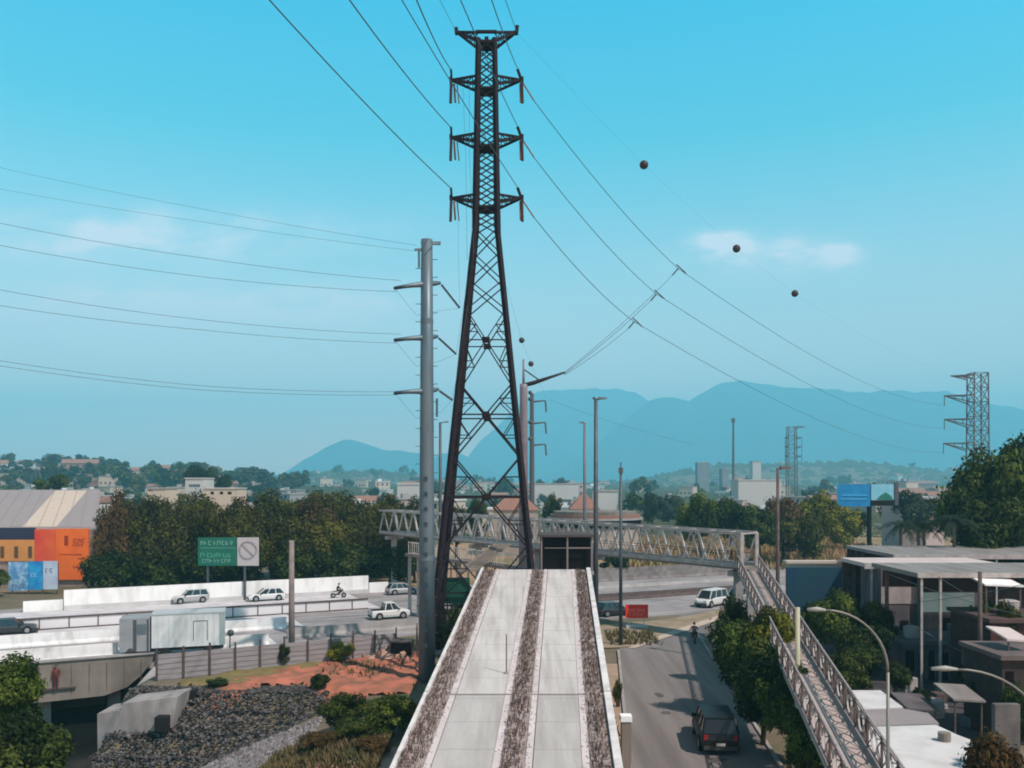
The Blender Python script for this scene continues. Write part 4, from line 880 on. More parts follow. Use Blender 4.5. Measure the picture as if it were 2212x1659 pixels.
# grey panel fence
fn = thing('panel_fence', 'grey concrete panel fence with dark posts around the red soil', 'fence'); Pa = Vector((-24.9, 62.2, 0)); Pb = Vector((-7.7, 71.9, 0)); nf = 11
fm = mat('fence_panel_grey', (.30, .275, .285), .85, 0, (.225, .20, .21), 2.2, .3, stretch=(.3, .3, 3))
for k in range(nf):
    a_, c_ = Pa.lerp(Pb, k / nf), Pa.lerp(Pb, (k + 1) / nf); d_ = (c_ - a_); nn_ = Vector((-d_.y, d_.x, 0)).normalized() * .06
    if k == nf - 1: continue
    b = MB(); b.obox(a_ + Vector((0, 0, -.3)), d_ * .985, nn_, (0, 0, 2.15)); pn_ = b.build('panel', fm, fn)
    b = MB()
    for q_ in range(5): b.obox(a_ - nn_ * .4 + Vector((0, 0, .05 + q_ * .37)), d_ * .985, nn_ * .35, (0, 0, .035))
    b.build('slat_line', conc_d, pn_)
for k in range(nf + 1):
    a_ = Pa.lerp(Pb, k / nf); b = MB(); b.box(a_.x - .055, a_.x + .055, a_.y - .13, a_.y + .02, -.4, 2.25 + .06 * (k % 3)); b.build('post', brown_steel, fn)
b = MB(); b.obox(Pa + Vector((0, -.05, -.42)), Pb - Pa, (-.05, .22, 0), (0, 0, .3)); b.build('base_beam', conc_d, fn)
# lower-left return of the fence
bx_ = thing('black_container', 'small black open container by the fence near the tubular pole', 'container', (P(866, 1400, 69.5).x, 69.5, 0))
b = MB(); b.box(-.8, .8, 0, 1.2, .35, 1.35); b.build('dark_body', black, bx_)
b = MB(); b.box(-.86, .86, -.04, 1.24, 1.36, 1.46); b.box(-.86, .86, -.04, 1.24, .2, .34); b.box(-.88, -.81, -.03, 1.2, 0, 1.36); b.box(.81, .88, -.03, 1.2, 0, 1.36); b.build('frame', brown_steel, bx_)

# construction soil
def soil_patch(name, poly, z, m, amp, seed, st=.45, kind='structure'):
    from mathutils.geometry import intersect_point_tri_2d
    X = [p[0] for p in poly]; Yp = [p[1] for p in poly]; rnd = random.Random(seed)
    def inside(x, y):
        c = False; n = len(poly)
        for i in range(n):
            x1, y1 = poly[i]; x2, y2 = poly[(i + 1) % n]
            if (y1 > y) != (y2 > y) and x < (x2 - x1) * (y - y1) / (y2 - y1) + x1: c = not c
        return c
    b = MB(); idx = {}
    gx = np.arange(min(X), max(X) + st, st); gy = np.arange(min(Yp), max(Yp) + st, st)
    def vid(i, j):
        if (i, j) not in idx:
            x, y = gx[i], gy[j]; e = 1 if inside(x, y) else 0
            hh = abs(math.sin(x * 1.3 + seed) * math.sin(y * 1.1 + seed * 2)) * .5 + rnd.uniform(0, .5)
            idx[(i, j)] = len(b.v); b.v.append((x, y, gh(x, y) + (z + amp * hh) if e else gh(x, y) - .03))
        return idx[(i, j)]
    for i in range(len(gx) - 1):
        for j in range(len(gy) - 1):
            if inside(gx[i] + st / 2, gy[j] + st / 2): b.f.append((vid(i, j), vid(i + 1, j), vid(i + 1, j + 1), vid(i, j + 1)))
    return tag(b.build(name, m, smooth=True), kind=kind)
def gp(L_): return [(G(X, Y).x, G(X, Y).y) for X, Y in L_]
soil_patch('bare_orange_soil', gp([(440, 1492), (560, 1462), (660, 1440), (760, 1425), (880, 1408), (905, 1412), (905, 1478), (880, 1500), (700, 1510), (650, 1478), (560, 1488), (470, 1508)]), .05, soil_red, .35, 1)
soil_patch('weedy_soil', gp([(380, 1478), (520, 1452), (700, 1424), (780, 1420), (700, 1440), (600, 1462), (470, 1492)]), .12, mat('weedy_dry_soil', (.22, .16, .07), .95, 0, (.13, .12, .04), .9, .4, detail=8), .22, 3)
soil_patch('red_gravel', gp([(560, 1600), (680, 1600), (720, 1659), (640, 1690), (520, 1690)]), .05, mat('red_gravel', (.26, .10, .085), .95, 0, (.22, .17, .15), 2, .6), .2, 4)
soil_patch('pale_track', gp([(690, 1650), (760, 1630), (880, 1610), (860, 1700), (600, 1700)]), .06, mat('pale_track', (.42, .33, .28), .95, 0, (.33, .26, .21), 1), .05, 5)
# concrete rubble mounds on the soil
for i, (X, Y, n_r, lab) in enumerate([(842, 1425, 26, 'heap of pale broken concrete and sacks on the orange soil'), (805, 1412, 14, 'small heap of rubble beside the fence')]):
    g_ = G(X, Y); b = MB(); rnd = random.Random(i + 50)
    for k in range(n_r):
        s = rnd.uniform(.15, .4); x, y = rnd.gauss(0, .9), rnd.gauss(0, .5); z = rnd.uniform(.1, .75) * max(.2, 1 - abs(x) * .5); a = rnd.uniform(0, 3)
        b.obox((x, y, z - .1), (s * math.cos(a), s * math.sin(a), .05), (-s * .7 * math.sin(a), s * .7 * math.cos(a), .1), (.03, 0, s * .6))
    b.add([(-2, -.8, -.05), (2, -.8, -.05), (1.8, .9, -.05), (-1.8, .9, -.05), (-.6, 0, .55), (.6, .1, .5)], [(0, 1, 5, 4), (1, 2, 5), (2, 3, 4, 5), (3, 0, 4)])
    o = b.build('rubble_heap', mat('rubble_mix', (.45, .30, .24), .95, 0, (.30, .16, .11), 2), None); o.location = (g_.x, g_.y, .15); tag(o, lab, 'rubble heap')
# dark rock bank (countless stones), laid in terraces like stacked stone baskets
def rocks(name, poly, n, s0, s1, m, seed, lift=0.0):
    rnd = random.Random(seed); b = MB(); X = [p[0] for p in poly]; Yp = [p[1] for p in poly]
    def inside(x, y):
        c = False; k = len(poly)
        for i in range(k):
            x1, y1 = poly[i]; x2, y2 = poly[(i + 1) % k]
            if (y1 > y) != (y2 > y) and x < (x2 - x1) * (y - y1) / (y2 - y1) + x1: c = not c
        return c
    k = 0
    while k < n:
        x, y = rnd.uniform(min(X), max(X)), rnd.uniform(min(Yp), max(Yp))
        if not inside(x, y): continue
        k += 1; s = rnd.uniform(s0, s1); z = max(gh(x, y), gh(x, y + .5)) + lift + rnd.uniform(-.3, .6) * s
        vs = []
        for q in [(1, 0, 0), (-1, 0, 0), (0, 1, 0), (0, -1, 0), (0, 0, 1), (0, 0, -1)]:
            vs.append((x + q[0] * s * rnd.uniform(.6, 1.2) + rnd.uniform(-.3, .3) * s, y + q[1] * s * rnd.uniform(.6, 1.2) + rnd.uniform(-.3, .3) * s, z + q[2] * s * rnd.uniform(.5, 1.0)))
        b.add(vs, [(0, 2, 4), (2, 1, 4), (1, 3, 4), (3, 0, 4), (2, 0, 5), (1, 2, 5), (3, 1, 5), (0, 3, 5)])
    return tag(b.build(name, m), kind='stuff')
dk = mat('dark_stone', (.020, .018, .018), .9, 0, (.17, .158, .152), 3.6, detail=6, lo=.44, hi=.66)
rocks('dark_rock_scatter', [(-25.5, 60.4), (-12.4, 60.6), (-12.0, 57.6), (-14.5, 55.0), (-17, 53.2), (-25.5, 52.6)], 5200, .05, .17, dk, 1)
def gabion_mesh(seed):
    q = random.Random(seed); b = MB(); b.box(.04, 1.92, .06, 1.5, .02, 1.0)
    for _ in range(360):
        f = q.random(); sz = q.uniform(.06, .15)
        if f < .55: c = (q.uniform(.05, 1.9), .05, q.uniform(.04, 1.02))
        else: c = (q.uniform(.05, 1.9), q.uniform(.05, 1.4), 1.0)
        v_ = [tuple(c[k] + d[k] * sz * q.uniform(.6, 1.2) + q.uniform(-.25, .25) * sz for k in range(3)) for d in [(1, 0, 0), (-1, 0, 0), (0, 1, 0), (0, -1, 0), (0, 0, 1), (0, 0, -1)]]
        b.add(v_, [(0, 2, 4), (2, 1, 4), (1, 3, 4), (3, 0, 4), (2, 0, 5), (1, 2, 5), (3, 1, 5), (0, 3, 5)])
    return b
gab = []
for q_ in range(4):
    t = thing('gabion_basket', 'x', 'gabion', (0, 0, 0), 0, 'stone baskets of the canal bank'); gabion_mesh(q_ + 5).build('stone_fill', dk, t)
    b = MB()
    for X in (0, .98, 1.95): b.bar((X, -.1, .0), (X, -.1, 1.12), .03); b.bar((X, -.1, 1.12), (X, 1.5, 1.12), .03)
    for Z in (.02, .55, 1.12): b.bar((0, -.1, Z), (1.95, -.1, Z), .025)
    b.build('wire_mesh', brown_steel, t); gab.append(t)
nG = 0
for tier, (xa, n_) in enumerate([(-24.6, 6), (-25.2, 6), (-25.6, 5), (-25.9, 4)]):
    for k in range(n_):
        o = gab[nG] if nG < 4 else copy_tree(gab[nG % 4]); o.location = (xa + k * 1.98, 59.3 - tier * 1.5 + k * .05 - .35, -tier * 1.0 - 1.0 + .02 * (k % 2)); nG += 1
        o['label'] = f"{ords[k]} basket from the left in the {['top', 'second', 'third', 'bottom'][tier]} tier of dark stone baskets"
for i_, (X, y, h_, rp) in enumerate([(470, 59.8, .8, 30), (690, 59.3, 1.2, 26)]):
    x = (X - XC) / F * y; tree('shrub', ['first', 'second', 'third', 'fourth', 'fifth'][i_] + ' small weed shrub growing on the dark rock bank', x, y, gh(x, y) + h_, rp / F * y, h_, lm_dark, CR_MID, i_, cat='shrub', group='shrubs on the rock bank', trunk=False)
rocks('pale_gravel', [(-20, 51.5), (-14.2, 54.8), (-11.8, 55.6), (-11.5, 50.5), (-13, 47.5), (-20, 45.5), (-24, 47)], 5200, .05, .2, mat('pale_stone', (.27, .25, .25), .9, 0, (.12, .10, .10), 1.6), 2)
for i, (X, Y, w_, h_, lab) in enumerate([(350, 1556, 26, 18, 'small black box on the grey bank below the wing wall'), (412, 1505, 22, 30, 'dark rusty barrel block at the top of the bank')]):
    p = P(X, Y + h_ / 2, 55.5 if i == 0 else 58.5); b = MB(); s = F / p.y; b.box(-w_ / s / 2, w_ / s / 2, -.3, .4, -.4, h_ / s); o = b.build('crate', mat('dark_crate', (.012, .010, .011), .8), None, bevel=.03); o.location = p; tag(o, lab, 'crate')

# road debris flecks / grass tufts
def tufts(name, polys, n, h0, h1, m, seed, zf=0.0):
    rnd = random.Random(seed); b = MB()
    for (x0, x1, y0, y1, k) in polys:
        for _ in range(k):
            x, y = rnd.uniform(x0, x1), rnd.uniform(y0, y1); z = gh(x, y) + zf
            for j in range(4):
                a = rnd.uniform(0, 6.28); hh = rnd.uniform(h0, h1); w_ = hh * .16; dx, dy = math.cos(a), math.sin(a)
                b.add([(x - dy * w_, y + dx * w_, z), (x + dy * w_, y - dx * w_, z), (x + dx * hh * .5, y + dy * hh * .5, z + hh)], [(0, 1, 2)])
    return tag(b.build(name, m), kind='stuff')
drym = leafmat('dry_grass_blades', (.16, .10, .045), (.30, .20, .09), (.28, .25, .08))
for f_ in (1,):
    tufts('dry_grass', [(18, 75, 139, 215, 5200), (60, 75, 120, 139, 500)], 0, .5, 1.5, mat('dry_grass', (.38, .21, .11), .95, 0, (.24, .19, .07), .10, detail=6), 4, .02)
    tufts('weeds', [(-13, -6.5, 42.5, 49, 1500), (-14, -8, 62, 68, 120), (sx_l(50) - 2.0, sx_l(50) - .6, 44, 68, 260), (8.4, 12.8, 75.5, 82, 260)], 0, .15, .55, mat('weeds', (.07, .075, .025), .95, 0, (.14, .095, .045), .8), 5, .05)

# ------------------------------------------------------------------ signs
def sign_marks(parent, x0, x1, z0, z1, y, m, seed, name='lettering', h=None):
    rnd = random.Random(seed); b = MB(); x = x0
    while x < x1:
        w_ = rnd.uniform(.5, .95) * (z1 - z0); st = (z1 - z0) * .2
        if x + w_ > x1: break
        k = rnd.randrange(4)
        b.box(x, x + st, y - .02, y, z0, z1)
        if k in (0, 1): b.box(x + st, x + w_, y - .02, y, z1 - st, z1)
        if k in (1, 2): b.box(x + st, x + w_, y - .02, y, z0, z0 + st)
        if k in (0, 2): b.box(x + w_ - st, x + w_, y - .02, y, z0 + st * 1.1, z1 - st * 1.1)
        if k == 3: b.box(x + st, x + w_ * .8, y - .02, y, (z0 + z1) / 2 - st / 2, (z0 + z1) / 2 + st / 2)
        x += w_ + st * 1.3 + (.35 * (z1 - z0) if rnd.random() < .22 else 0)
    return b.build(name, m, parent)
y = 104; x = (428 - XC) / F * y; k_ = y / F
sg = thing('road_sign', 'large green and white highway sign in front of the trees', 'road sign', (x, y, 0)); z0, z1 = H - (1222 - YH) * k_, H - (1161 - YH) * k_
b = MB(); b.box(0, 84 * k_, -.06, .06, z0, z1); b.build('green_panel', mat('sign_green', (.006, .10, .068), .6, col2=(.008, .125, .085), scale=1), sg)
b = MB(); b.box(85 * k_, 131 * k_, -.06, .06, z0, z1); wp_ = b.build('white_panel', mat('sign_white', (.42, .39, .39), .7), sg)
b = MB(); cx, cz, r_ = 108 * k_, (z0 + z1) / 2 + .2, 1.0
for k in range(20):
    a, c = k * math.pi / 10, (k + 1) * math.pi / 10; b.bar((cx + r_ * math.cos(a), -.09, cz + r_ * math.sin(a)), (cx + r_ * math.cos(c), -.09, cz + r_ * math.sin(c)), .16, .03)
b.bar((cx - r_ * .7, -.10, cz + r_ * .7), (cx + r_ * .7, -.10, cz - r_ * .7), .14, .03); b.build('symbol', mat('sign_symbol', (.30, .20, .22), .7), wp_)
gl = mat('sign_lettering', (.12, .30, .23), .6)
sign_marks(sg, .3, 80 * k_, z1 - .9, z1 - .4, -.07, gl, 1); sign_marks(sg, .3, 80 * k_, z0 + 1.0, z0 + 1.5, -.07, mat('sign_lettering_faint', (.06, .28, .20), .6), 2); sign_marks(sg, .5, 74 * k_, z0 + .35, z0 + .8, -.07, gl, 3)
b = MB(); b.box(.2, 82 * k_, -.07, -.062, z1 - 1.25, z1 - 1.19); b.build('divider_line', gl, sg)
for X in (20 * k_, 100 * k_): b = MB(); b.box(X - .12, X + .12, .07, .3, -.1, z1 - .1); b.build('post', lamp_steel, sg)
# red road-work sign
p = G(1375, 1358); sg = thing('red_sign', 'red rectangular sign board on two legs on the traffic island', 'sign', (p.x, p.y, .09)); k_ = p.y / F
b = MB(); zb_, zt_ = H - (1337 - YH) * k_, H - (1308 - YH) * k_; b.box(-24 * k_, 25 * k_, -.03, .03, zb_, zt_); b.build('board', mat('sign_red', (.85, .03, .015), .5, col2=(.70, .02, .02), scale=1.5), sg)
sign_marks(sg, -18 * k_, 20 * k_, zb_ + .55, zb_ + .85, -.035, mat('red_sign_text', (.75, .25, .18), .6), 7); sign_marks(sg, -15 * k_, 17 * k_, zb_ + .2, zb_ + .45, -.035, MATS['red_sign_text'], 8)
for X in (-.7, .7): b = MB(); b.bar((X, 0, 0), (X, 0, zb_), .08); b.bar((X, 0, .05), (X, .6, .0), .06); b.build('leg', white_steel, sg)
b = MB(); b.box(-1.0, 1.0, -.3, .3, .0, .25); b.build('weight', conc_l, sg)
# green board left of ramp in the shade
p = P(980, 1290, 72); sg = thing('green_board', 'dark green board in the shade beside the tower leg', 'board', (p.x, 72, 0)); b = MB(); b.box(-1.0, 1.3, -.05, .05, 4.1, 6.2); b.build('panel', mat('board_green', (.008, .07, .045), .6), sg); b = MB(); b.box(-.6, -.45, .06, .2, 0, 6); b.box(.8, .95, .06, .2, 0, 6); b.build('post', brown_steel, sg)
# blue billboard
y = 170; p = P(1882, 1100, y); k_ = y / F; bb = thing('billboard', 'two faced blue billboard on a black column above the trees', 'billboard', (p.x, y, 0)); z0, z1 = H - (1094 - YH) * k_, H - (1046 - YH) * k_
blue = mat('billboard_blue', (.01, .20, .48), .5, col2=(.015, .27, .55), scale=.8)
b = MB(); b.obox((-68 * k_, 1.2, z0), (66 * k_, -1.2, 0), (.03, .25, 0), (0, 0, z1 - z0)); b.build('blue_face', blue, bb)
b = MB(); b.obox((0, 0, z0 + 1.2), (62 * k_, 2.5, 0), (-.03, .25, 0), (0, 0, z1 - z0 - 1.2)); b.build('pale_face', mat('billboard_pale', (.12, .36, .48), .5, col2=(.20, .42, .50), scale=.5), bb)
b = MB(); b.obox((0, -.05, z0 + .1), (62 * k_, 2.5, 0), (-.03, .28, 0), (0, 0, 1.05)); b.build('dark_strip', black, bb)
b = MB(); d_ = Vector((62 * k_, 2.5, 0)); pts = [(.2, 1.2), (.4, 2.1), (.62, 2.7), (.85, 2.0), (.95, 1.2)]
v_ = [Vector((0, -.06, z0)) + d_ * q[0] + Vector((0, 0, q[1])) for q in pts]; b.add(v_ + [p + Vector((0, .03, 0)) for p in v_], [(4, 3, 2, 1, 0), (5, 6, 7, 8, 9)] + [(i, (i + 1) % 5, 5 + (i + 1) % 5, 5 + i) for i in range(5)]); b.build('printed_shape', mat('print_teal', (.01, .12, .09), .6), bb)
b = MB(); 
for q, (a_, c_) in enumerate([(.12, .9), (.1, .88)]): b.obox(Vector((-68 * k_, 1.12, z0 + 2.0 - q * .75)) + Vector((66 * k_, -1.2, 0)) * a_, Vector((66 * k_, -1.2, 0)) * (c_ - a_), (0, .03, 0), (0, 0, .3))
b.build('lettering', mat('blue_text', (.06, .38, .68), .6), bb)
b = MB(); b.cyl((0, 1.0), .45, -.1, z1 - .3, 12); b.build('column', black, bb); b = MB(); b.box(62 * k_, 63.5 * k_ + .6, 2.3, 2.9, z0 + .2, z1 + .3); b.build('frame_post', lamp_steel, bb)
# orange shopfront left
y = 118; k_ = y / F; sh = thing('orange_shopfront', 'bright orange and red shop hoarding at the left edge', 'shop', (0, y, 0))
def px(X): return (X - XC) * k_
def pz(Y): return H - (Y - YH) * k_
def hb(name, X0, X1, Ya, Yb, m, dy=0, th=.3): b = MB(); b.box(px(X0), px(X1), dy, dy + th, pz(Yb), pz(Ya)); return b.build(name, m, sh)
hb('orange_panel', 122, 192, 1142, 1252, mat('shop_orange', (.85, .17, .02), .6, col2=(.74, .13, .02), scale=.4), -.2)
hb('red_panel', 76, 121.5, 1143, 1212, mat('shop_red', (.62, .05, .035), .6, col2=(.70, .12, .03), scale=.4), -.15)
hb('peach_panel', -80, 75.5, 1166, 1212, mat('shop_peach', (.62, .27, .08), .7, col2=(.5, .22, .06), scale=.4), -.1)
hb('dark_fascia', -80, 75.5, 1140, 1165.5, mat('shop_navy', (.025, .03, .06), .7), -.05)
hb('building_body', -80, 196, 1145, 1300, mat('shop_body', (.35, .25, .22), .9, 0, (.25, .18, .16), .6), .15, 9)
for (X0, X1, Ya, Yb) in ((141, 149, 1157, 1178),): hb('lettering', X0, X1, Ya, Yb, mat('shop_mark', (.30, .035, .015), .7), -.24, .03)
for i, (X0, X1, Ya, Yb) in enumerate([(160, 205, 1164, 1172), (160, 190, 1174, 1180), (130, 180, 1196, 1199), (160, 186, 1220, 1227)]): sign_marks(sh, px(X0), px(min(X1, 186)), pz(Yb), pz(Ya), -.21, MATS['shop_mark'], 20 + i)
for X in (0, 30, 60): hb('window', X + 2, X + 10, 1180, 1205, mat('shop_slot', (.10, .06, .03), .8), -.14, .03)
# poster board
y = 110; k_ = y / F; pb = thing('poster_board', 'row of blue and white posters on posts in front of shop', 'billboard', (0, y, 0))
def pbx(name, X0, X1, Ya, Yb, m, dy=0, th=.12): b = MB(); b.box(px(X0), px(X1), dy, dy + th, pz(Yb), pz(Ya)); return b.build(name, m, pb)
pbx('poster', 18, 60, 1214, 1276, mat('poster_light_blue', (.38, .58, .72), .6, 0, (.10, .28, .52), .9, lo=.42, hi=.55)); pbx('poster', 61, 92, 1213, 1274, mat('poster_blue', (.015, .16, .48), .6, 0, (.03, .38, .68), .7)); pbx('poster', 93, 124, 1212, 1273, mat('poster_white', (.50, .60, .70), .6, 0, (.38, .45, .60), .9))
sign_marks(pb, px(26), px(54), pz(1270), pz(1262), -.01, mat('poster_ink', (.12, .2, .35), .6), 31); sign_marks(pb, px(98), px(120), pz(1236), pz(1228), -.01, MATS['poster_ink'], 32); sign_marks(pb, px(66), px(88), pz(1246), pz(1238), -.01, mat('poster_ink_pale', (.3, .5, .75), .6), 33)
for X in (24, 58, 90, 120): pbx('post', X, X + 3, 1274, 1312, brown_steel, .02)
pbx('backing_frame', 17, 125, 1216, 1270, brown_steel, .125, .1)
stree('green tree at the left edge beside the posters', -6, 107, 1222, 34, lm_mid, CR_MID, 3)

# ------------------------------------------------------------------ warehouse left, sheds right
wh = thing('warehouse', 'large warehouse with sloping grey roof and one cream roof stripe', 'warehouse')
ye, yr = 150, 192; xe, xr = (208 - XC) / F * ye, (218 - XC) / F * yr; ze, zr = H - (1141 - YH) / F * ye, H - (1058 - YH) / F * yr
rm = mat('warehouse_roof', (.33, .275, .265), .8, 0, (.30, .25, .24), .5, stretch=(4, .1, 1)); b = MB(); xl_ = -200
b.add([(xl_, ye, ze), (xe, ye, ze), (xr, yr, zr), (xl_, yr, zr), (xl_, ye, ze - .3), (xe, ye, ze - .3), (xr, yr, zr - .3), (xl_, yr, zr - .3)], [(0, 1, 2, 3), (7, 6, 5, 4), (0, 4, 5, 1), (1, 5, 6, 2), (2, 6, 7, 3), (3, 7, 4, 0)]); rf = b.build('roof', rm, wh)
b = MB(); 
for k in range(52):
    x0 = xe - .3 - k * 2.4; b.bar((x0, ye + .05, ze + .05), (x0 - (xe - xr), yr - .05, zr + .05), .09, .07)
b.build('roof_rib', rm, rf)
def rpt(X, Y): # point on the roof plane for an image point
    a = (zr - ze) / (yr - ye); y_ = (H - ze + a * ye) / (a + (Y - YH) / F); return Vector(((X - XC) / F * y_, y_, ze + a * (y_ - ye) + .03))
b = MB(); q = [rpt(48, 1138), rpt(122, 1138), rpt(188, 1060), rpt(120, 1060)]
q = [Vector((q[0].x, q[0].y, q[0].z)), q[1], q[2], q[3]]; b.add(q, [(0, 1, 2, 3)]); b.build('skylight_strip', mat('cream_sheet', (.62, .48, .38), .8, 0, (.56, .44, .36), .5), rf)
b = MB(); e_ = .3
b.add([(xl_, ye + .2, -.1), (xe - e_, ye + .2, -.1), (xr - e_, yr, -.1), (xl_, yr, -.1), (xl_, ye + .2, ze - .32), (xe - e_, ye + .2, ze - .32), (xr - e_, yr, zr - .32), (xl_, yr, zr - .32)], [(3, 2, 1, 0), (4, 5, 6, 7), (0, 1, 5, 4), (1, 2, 6, 5), (2, 3, 7, 6), (3, 0, 4, 7)]); b.build('wall', mat('warehouse_wall', (.26, .22, .22), .9, 0, (.18, .15, .16), .3), wh)
b = MB(); b.box(xe - 2, xe - .6, ye - .02, ye + .1, 0, ze - .4); b.build('downpipe', conc, wh)

def shed(label, x0, x1, y0, y1, z, m, th=.3, cols=(), slope=0, fas=None, back=None, name='shed'):
    t = thing(name, label, 'shed', (x0, y0, 0)); w_ = x1 - x0; d_ = y1 - y0
    b = MB(); b.add([(0, 0, z), (w_, 0, z), (w_, d_, z + slope), (0, d_, z + slope), (0, 0, z - th), (w_, 0, z - th), (w_, d_, z + slope - th), (0, d_, z + slope - th)], [(0, 1, 2, 3), (7, 6, 5, 4), (0, 4, 5, 1), (1, 5, 6, 2), (2, 6, 7, 3), (3, 7, 4, 0)]); b.build('roof', m, t)
    if fas: b = MB(); b.box(-.02, w_ + .02, -.06, -.003, z - fas, z + .02); b.build('fascia', pale_steel, t)
    for c in cols: b = MB(); b.box(c - .07, c + .07, .05, .19, -.1, z - th - .003); b.box(c - .2, c + .2, .01, .4, -.1, .25); b.build('column', pale_steel, t)
    for c in (1, w_ - 1): b = MB(); b.box(c - .11, c + .11, d_ - .4, d_ - .2, -.1, z + slope - th - .003); b.build('column', brown_steel, t)
    if back: b = MB(); b.box(.1, w_ - .1, d_ - .15, d_, -.1, z + slope - th - .005); b.build('back_wall', back, t)
    for k in range(4): b = MB(); a = (k + .5) * w_ / 4; b.bar((a, .3, z - th - .15), (a, d_ - .3, z + slope - th - .15), .12); b.build('rafter', brown_steel, t)
    return t
greyroof = mat('grey_metal_roof', (.27, .25, .235), .75, .0, (.17, .15, .14), .9, stretch=(1.5, .2, 1), detail=9); pinkroof = mat('pale_pink_roof', (.60, .50, .47), .7, 0, (.50, .41, .39), .5)
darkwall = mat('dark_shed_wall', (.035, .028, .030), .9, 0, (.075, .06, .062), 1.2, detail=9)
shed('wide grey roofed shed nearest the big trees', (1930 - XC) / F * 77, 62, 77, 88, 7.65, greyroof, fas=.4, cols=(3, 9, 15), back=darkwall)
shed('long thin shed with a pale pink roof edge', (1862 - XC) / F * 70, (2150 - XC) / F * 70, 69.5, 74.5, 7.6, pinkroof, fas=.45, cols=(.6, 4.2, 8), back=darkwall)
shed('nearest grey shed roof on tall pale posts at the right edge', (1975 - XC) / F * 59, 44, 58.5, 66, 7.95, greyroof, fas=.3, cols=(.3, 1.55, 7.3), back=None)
def bld(name, label, cat, X0, X1, Yt, Yb, y, d, m, roofm=None, wins=(), z0=None, roofh=.25, wm=None):
    k_ = y / F; x0, x1 = (X0 - XC) * k_, (X1 - XC) * k_; zt = H - (Yt - YH) * k_; zb = H - (Yb - YH) * k_ if z0 is None else z0
    t = thing(name, label, cat, (x0, y, 0)); b = MB(); b.box(0, x1 - x0, 0, d, zb, zt); w_ = b.build('wall', m, t)
    if roofm: b = MB(); b.box(-.2, x1 - x0 + .2, -.25, d + .2, zt + .003, zt + roofh); b.build('roof', roofm, t)
    for (a, c, e, f) in wins:
        b = MB(); b.box((a - X0) * k_, (c - X0) * k_, -.03, .05, H - (f - YH) * k_, H - (e - YH) * k_); b.build('window', wm or black, t)
    return t
def bands(t, X0, y, rows):
    k_ = y / F
    for i, (nme, a, c, e, f, m) in enumerate(rows):
        b = MB(); b.box((a - X0) * k_, (c - X0) * k_, -.05 - .01 * i, .05, H - (f - YH) * k_, H - (e - YH) * k_); b.build(nme, m, t)
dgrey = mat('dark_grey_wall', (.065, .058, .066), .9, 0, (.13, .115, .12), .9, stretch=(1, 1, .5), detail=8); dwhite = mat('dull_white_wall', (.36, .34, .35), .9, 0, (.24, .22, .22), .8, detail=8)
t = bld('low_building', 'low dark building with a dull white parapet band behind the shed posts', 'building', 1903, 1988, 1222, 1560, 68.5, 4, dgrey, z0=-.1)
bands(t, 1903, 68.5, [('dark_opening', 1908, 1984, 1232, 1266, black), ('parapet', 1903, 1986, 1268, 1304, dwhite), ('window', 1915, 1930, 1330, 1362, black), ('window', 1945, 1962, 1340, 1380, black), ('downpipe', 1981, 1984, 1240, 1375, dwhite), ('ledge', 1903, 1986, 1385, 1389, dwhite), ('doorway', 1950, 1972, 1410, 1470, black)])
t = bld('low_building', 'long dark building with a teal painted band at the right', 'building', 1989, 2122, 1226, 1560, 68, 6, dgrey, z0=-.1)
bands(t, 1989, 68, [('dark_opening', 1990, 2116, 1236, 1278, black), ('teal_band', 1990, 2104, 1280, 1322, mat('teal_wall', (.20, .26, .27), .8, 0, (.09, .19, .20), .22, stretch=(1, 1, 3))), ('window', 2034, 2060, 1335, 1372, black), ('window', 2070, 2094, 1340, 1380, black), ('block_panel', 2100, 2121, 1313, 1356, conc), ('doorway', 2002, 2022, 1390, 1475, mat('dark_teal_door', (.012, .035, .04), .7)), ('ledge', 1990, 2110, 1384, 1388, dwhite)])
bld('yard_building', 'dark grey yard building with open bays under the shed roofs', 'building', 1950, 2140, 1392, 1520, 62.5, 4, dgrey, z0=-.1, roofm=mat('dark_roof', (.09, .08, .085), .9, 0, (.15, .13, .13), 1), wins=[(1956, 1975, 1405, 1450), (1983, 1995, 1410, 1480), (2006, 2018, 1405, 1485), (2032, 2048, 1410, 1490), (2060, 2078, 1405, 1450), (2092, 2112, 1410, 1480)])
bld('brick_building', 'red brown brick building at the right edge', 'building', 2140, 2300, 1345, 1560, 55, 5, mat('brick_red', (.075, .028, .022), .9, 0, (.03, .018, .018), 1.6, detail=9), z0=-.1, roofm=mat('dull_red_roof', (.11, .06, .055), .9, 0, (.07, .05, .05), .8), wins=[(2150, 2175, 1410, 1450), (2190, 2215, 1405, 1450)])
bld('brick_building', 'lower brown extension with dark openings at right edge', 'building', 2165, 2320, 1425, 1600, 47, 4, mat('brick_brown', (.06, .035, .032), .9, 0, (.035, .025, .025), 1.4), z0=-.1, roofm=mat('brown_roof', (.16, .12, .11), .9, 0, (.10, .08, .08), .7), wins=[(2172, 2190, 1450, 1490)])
bld('yard_wall', 'slanted pale grey wall panel in the dark yard', 'wall', 2150, 2204, 1522, 1600, 38, .3, mat('yard_panel', (.17, .15, .145), .9, 0, (.09, .08, .078), .8), z0=-.1)
bld('blue_wall', 'long dark blue painted hoarding below the pale roof strip', 'wall', 1700, 1880, 1226, 1330, 86, .3, mat('blue_hoarding', (.010, .035, .10), .8, 0, (.012, .06, .07), .25), z0=-.1)
bld('cream_shed', 'low cream roof strip above the blue hoarding', 'building', 1702, 1862, 1217, 1228, 88, .8, mat('cream_wall', (.45, .38, .32), .9), roofm=mat('cream_roof', (.50, .43, .36), .8), z0=-.1)
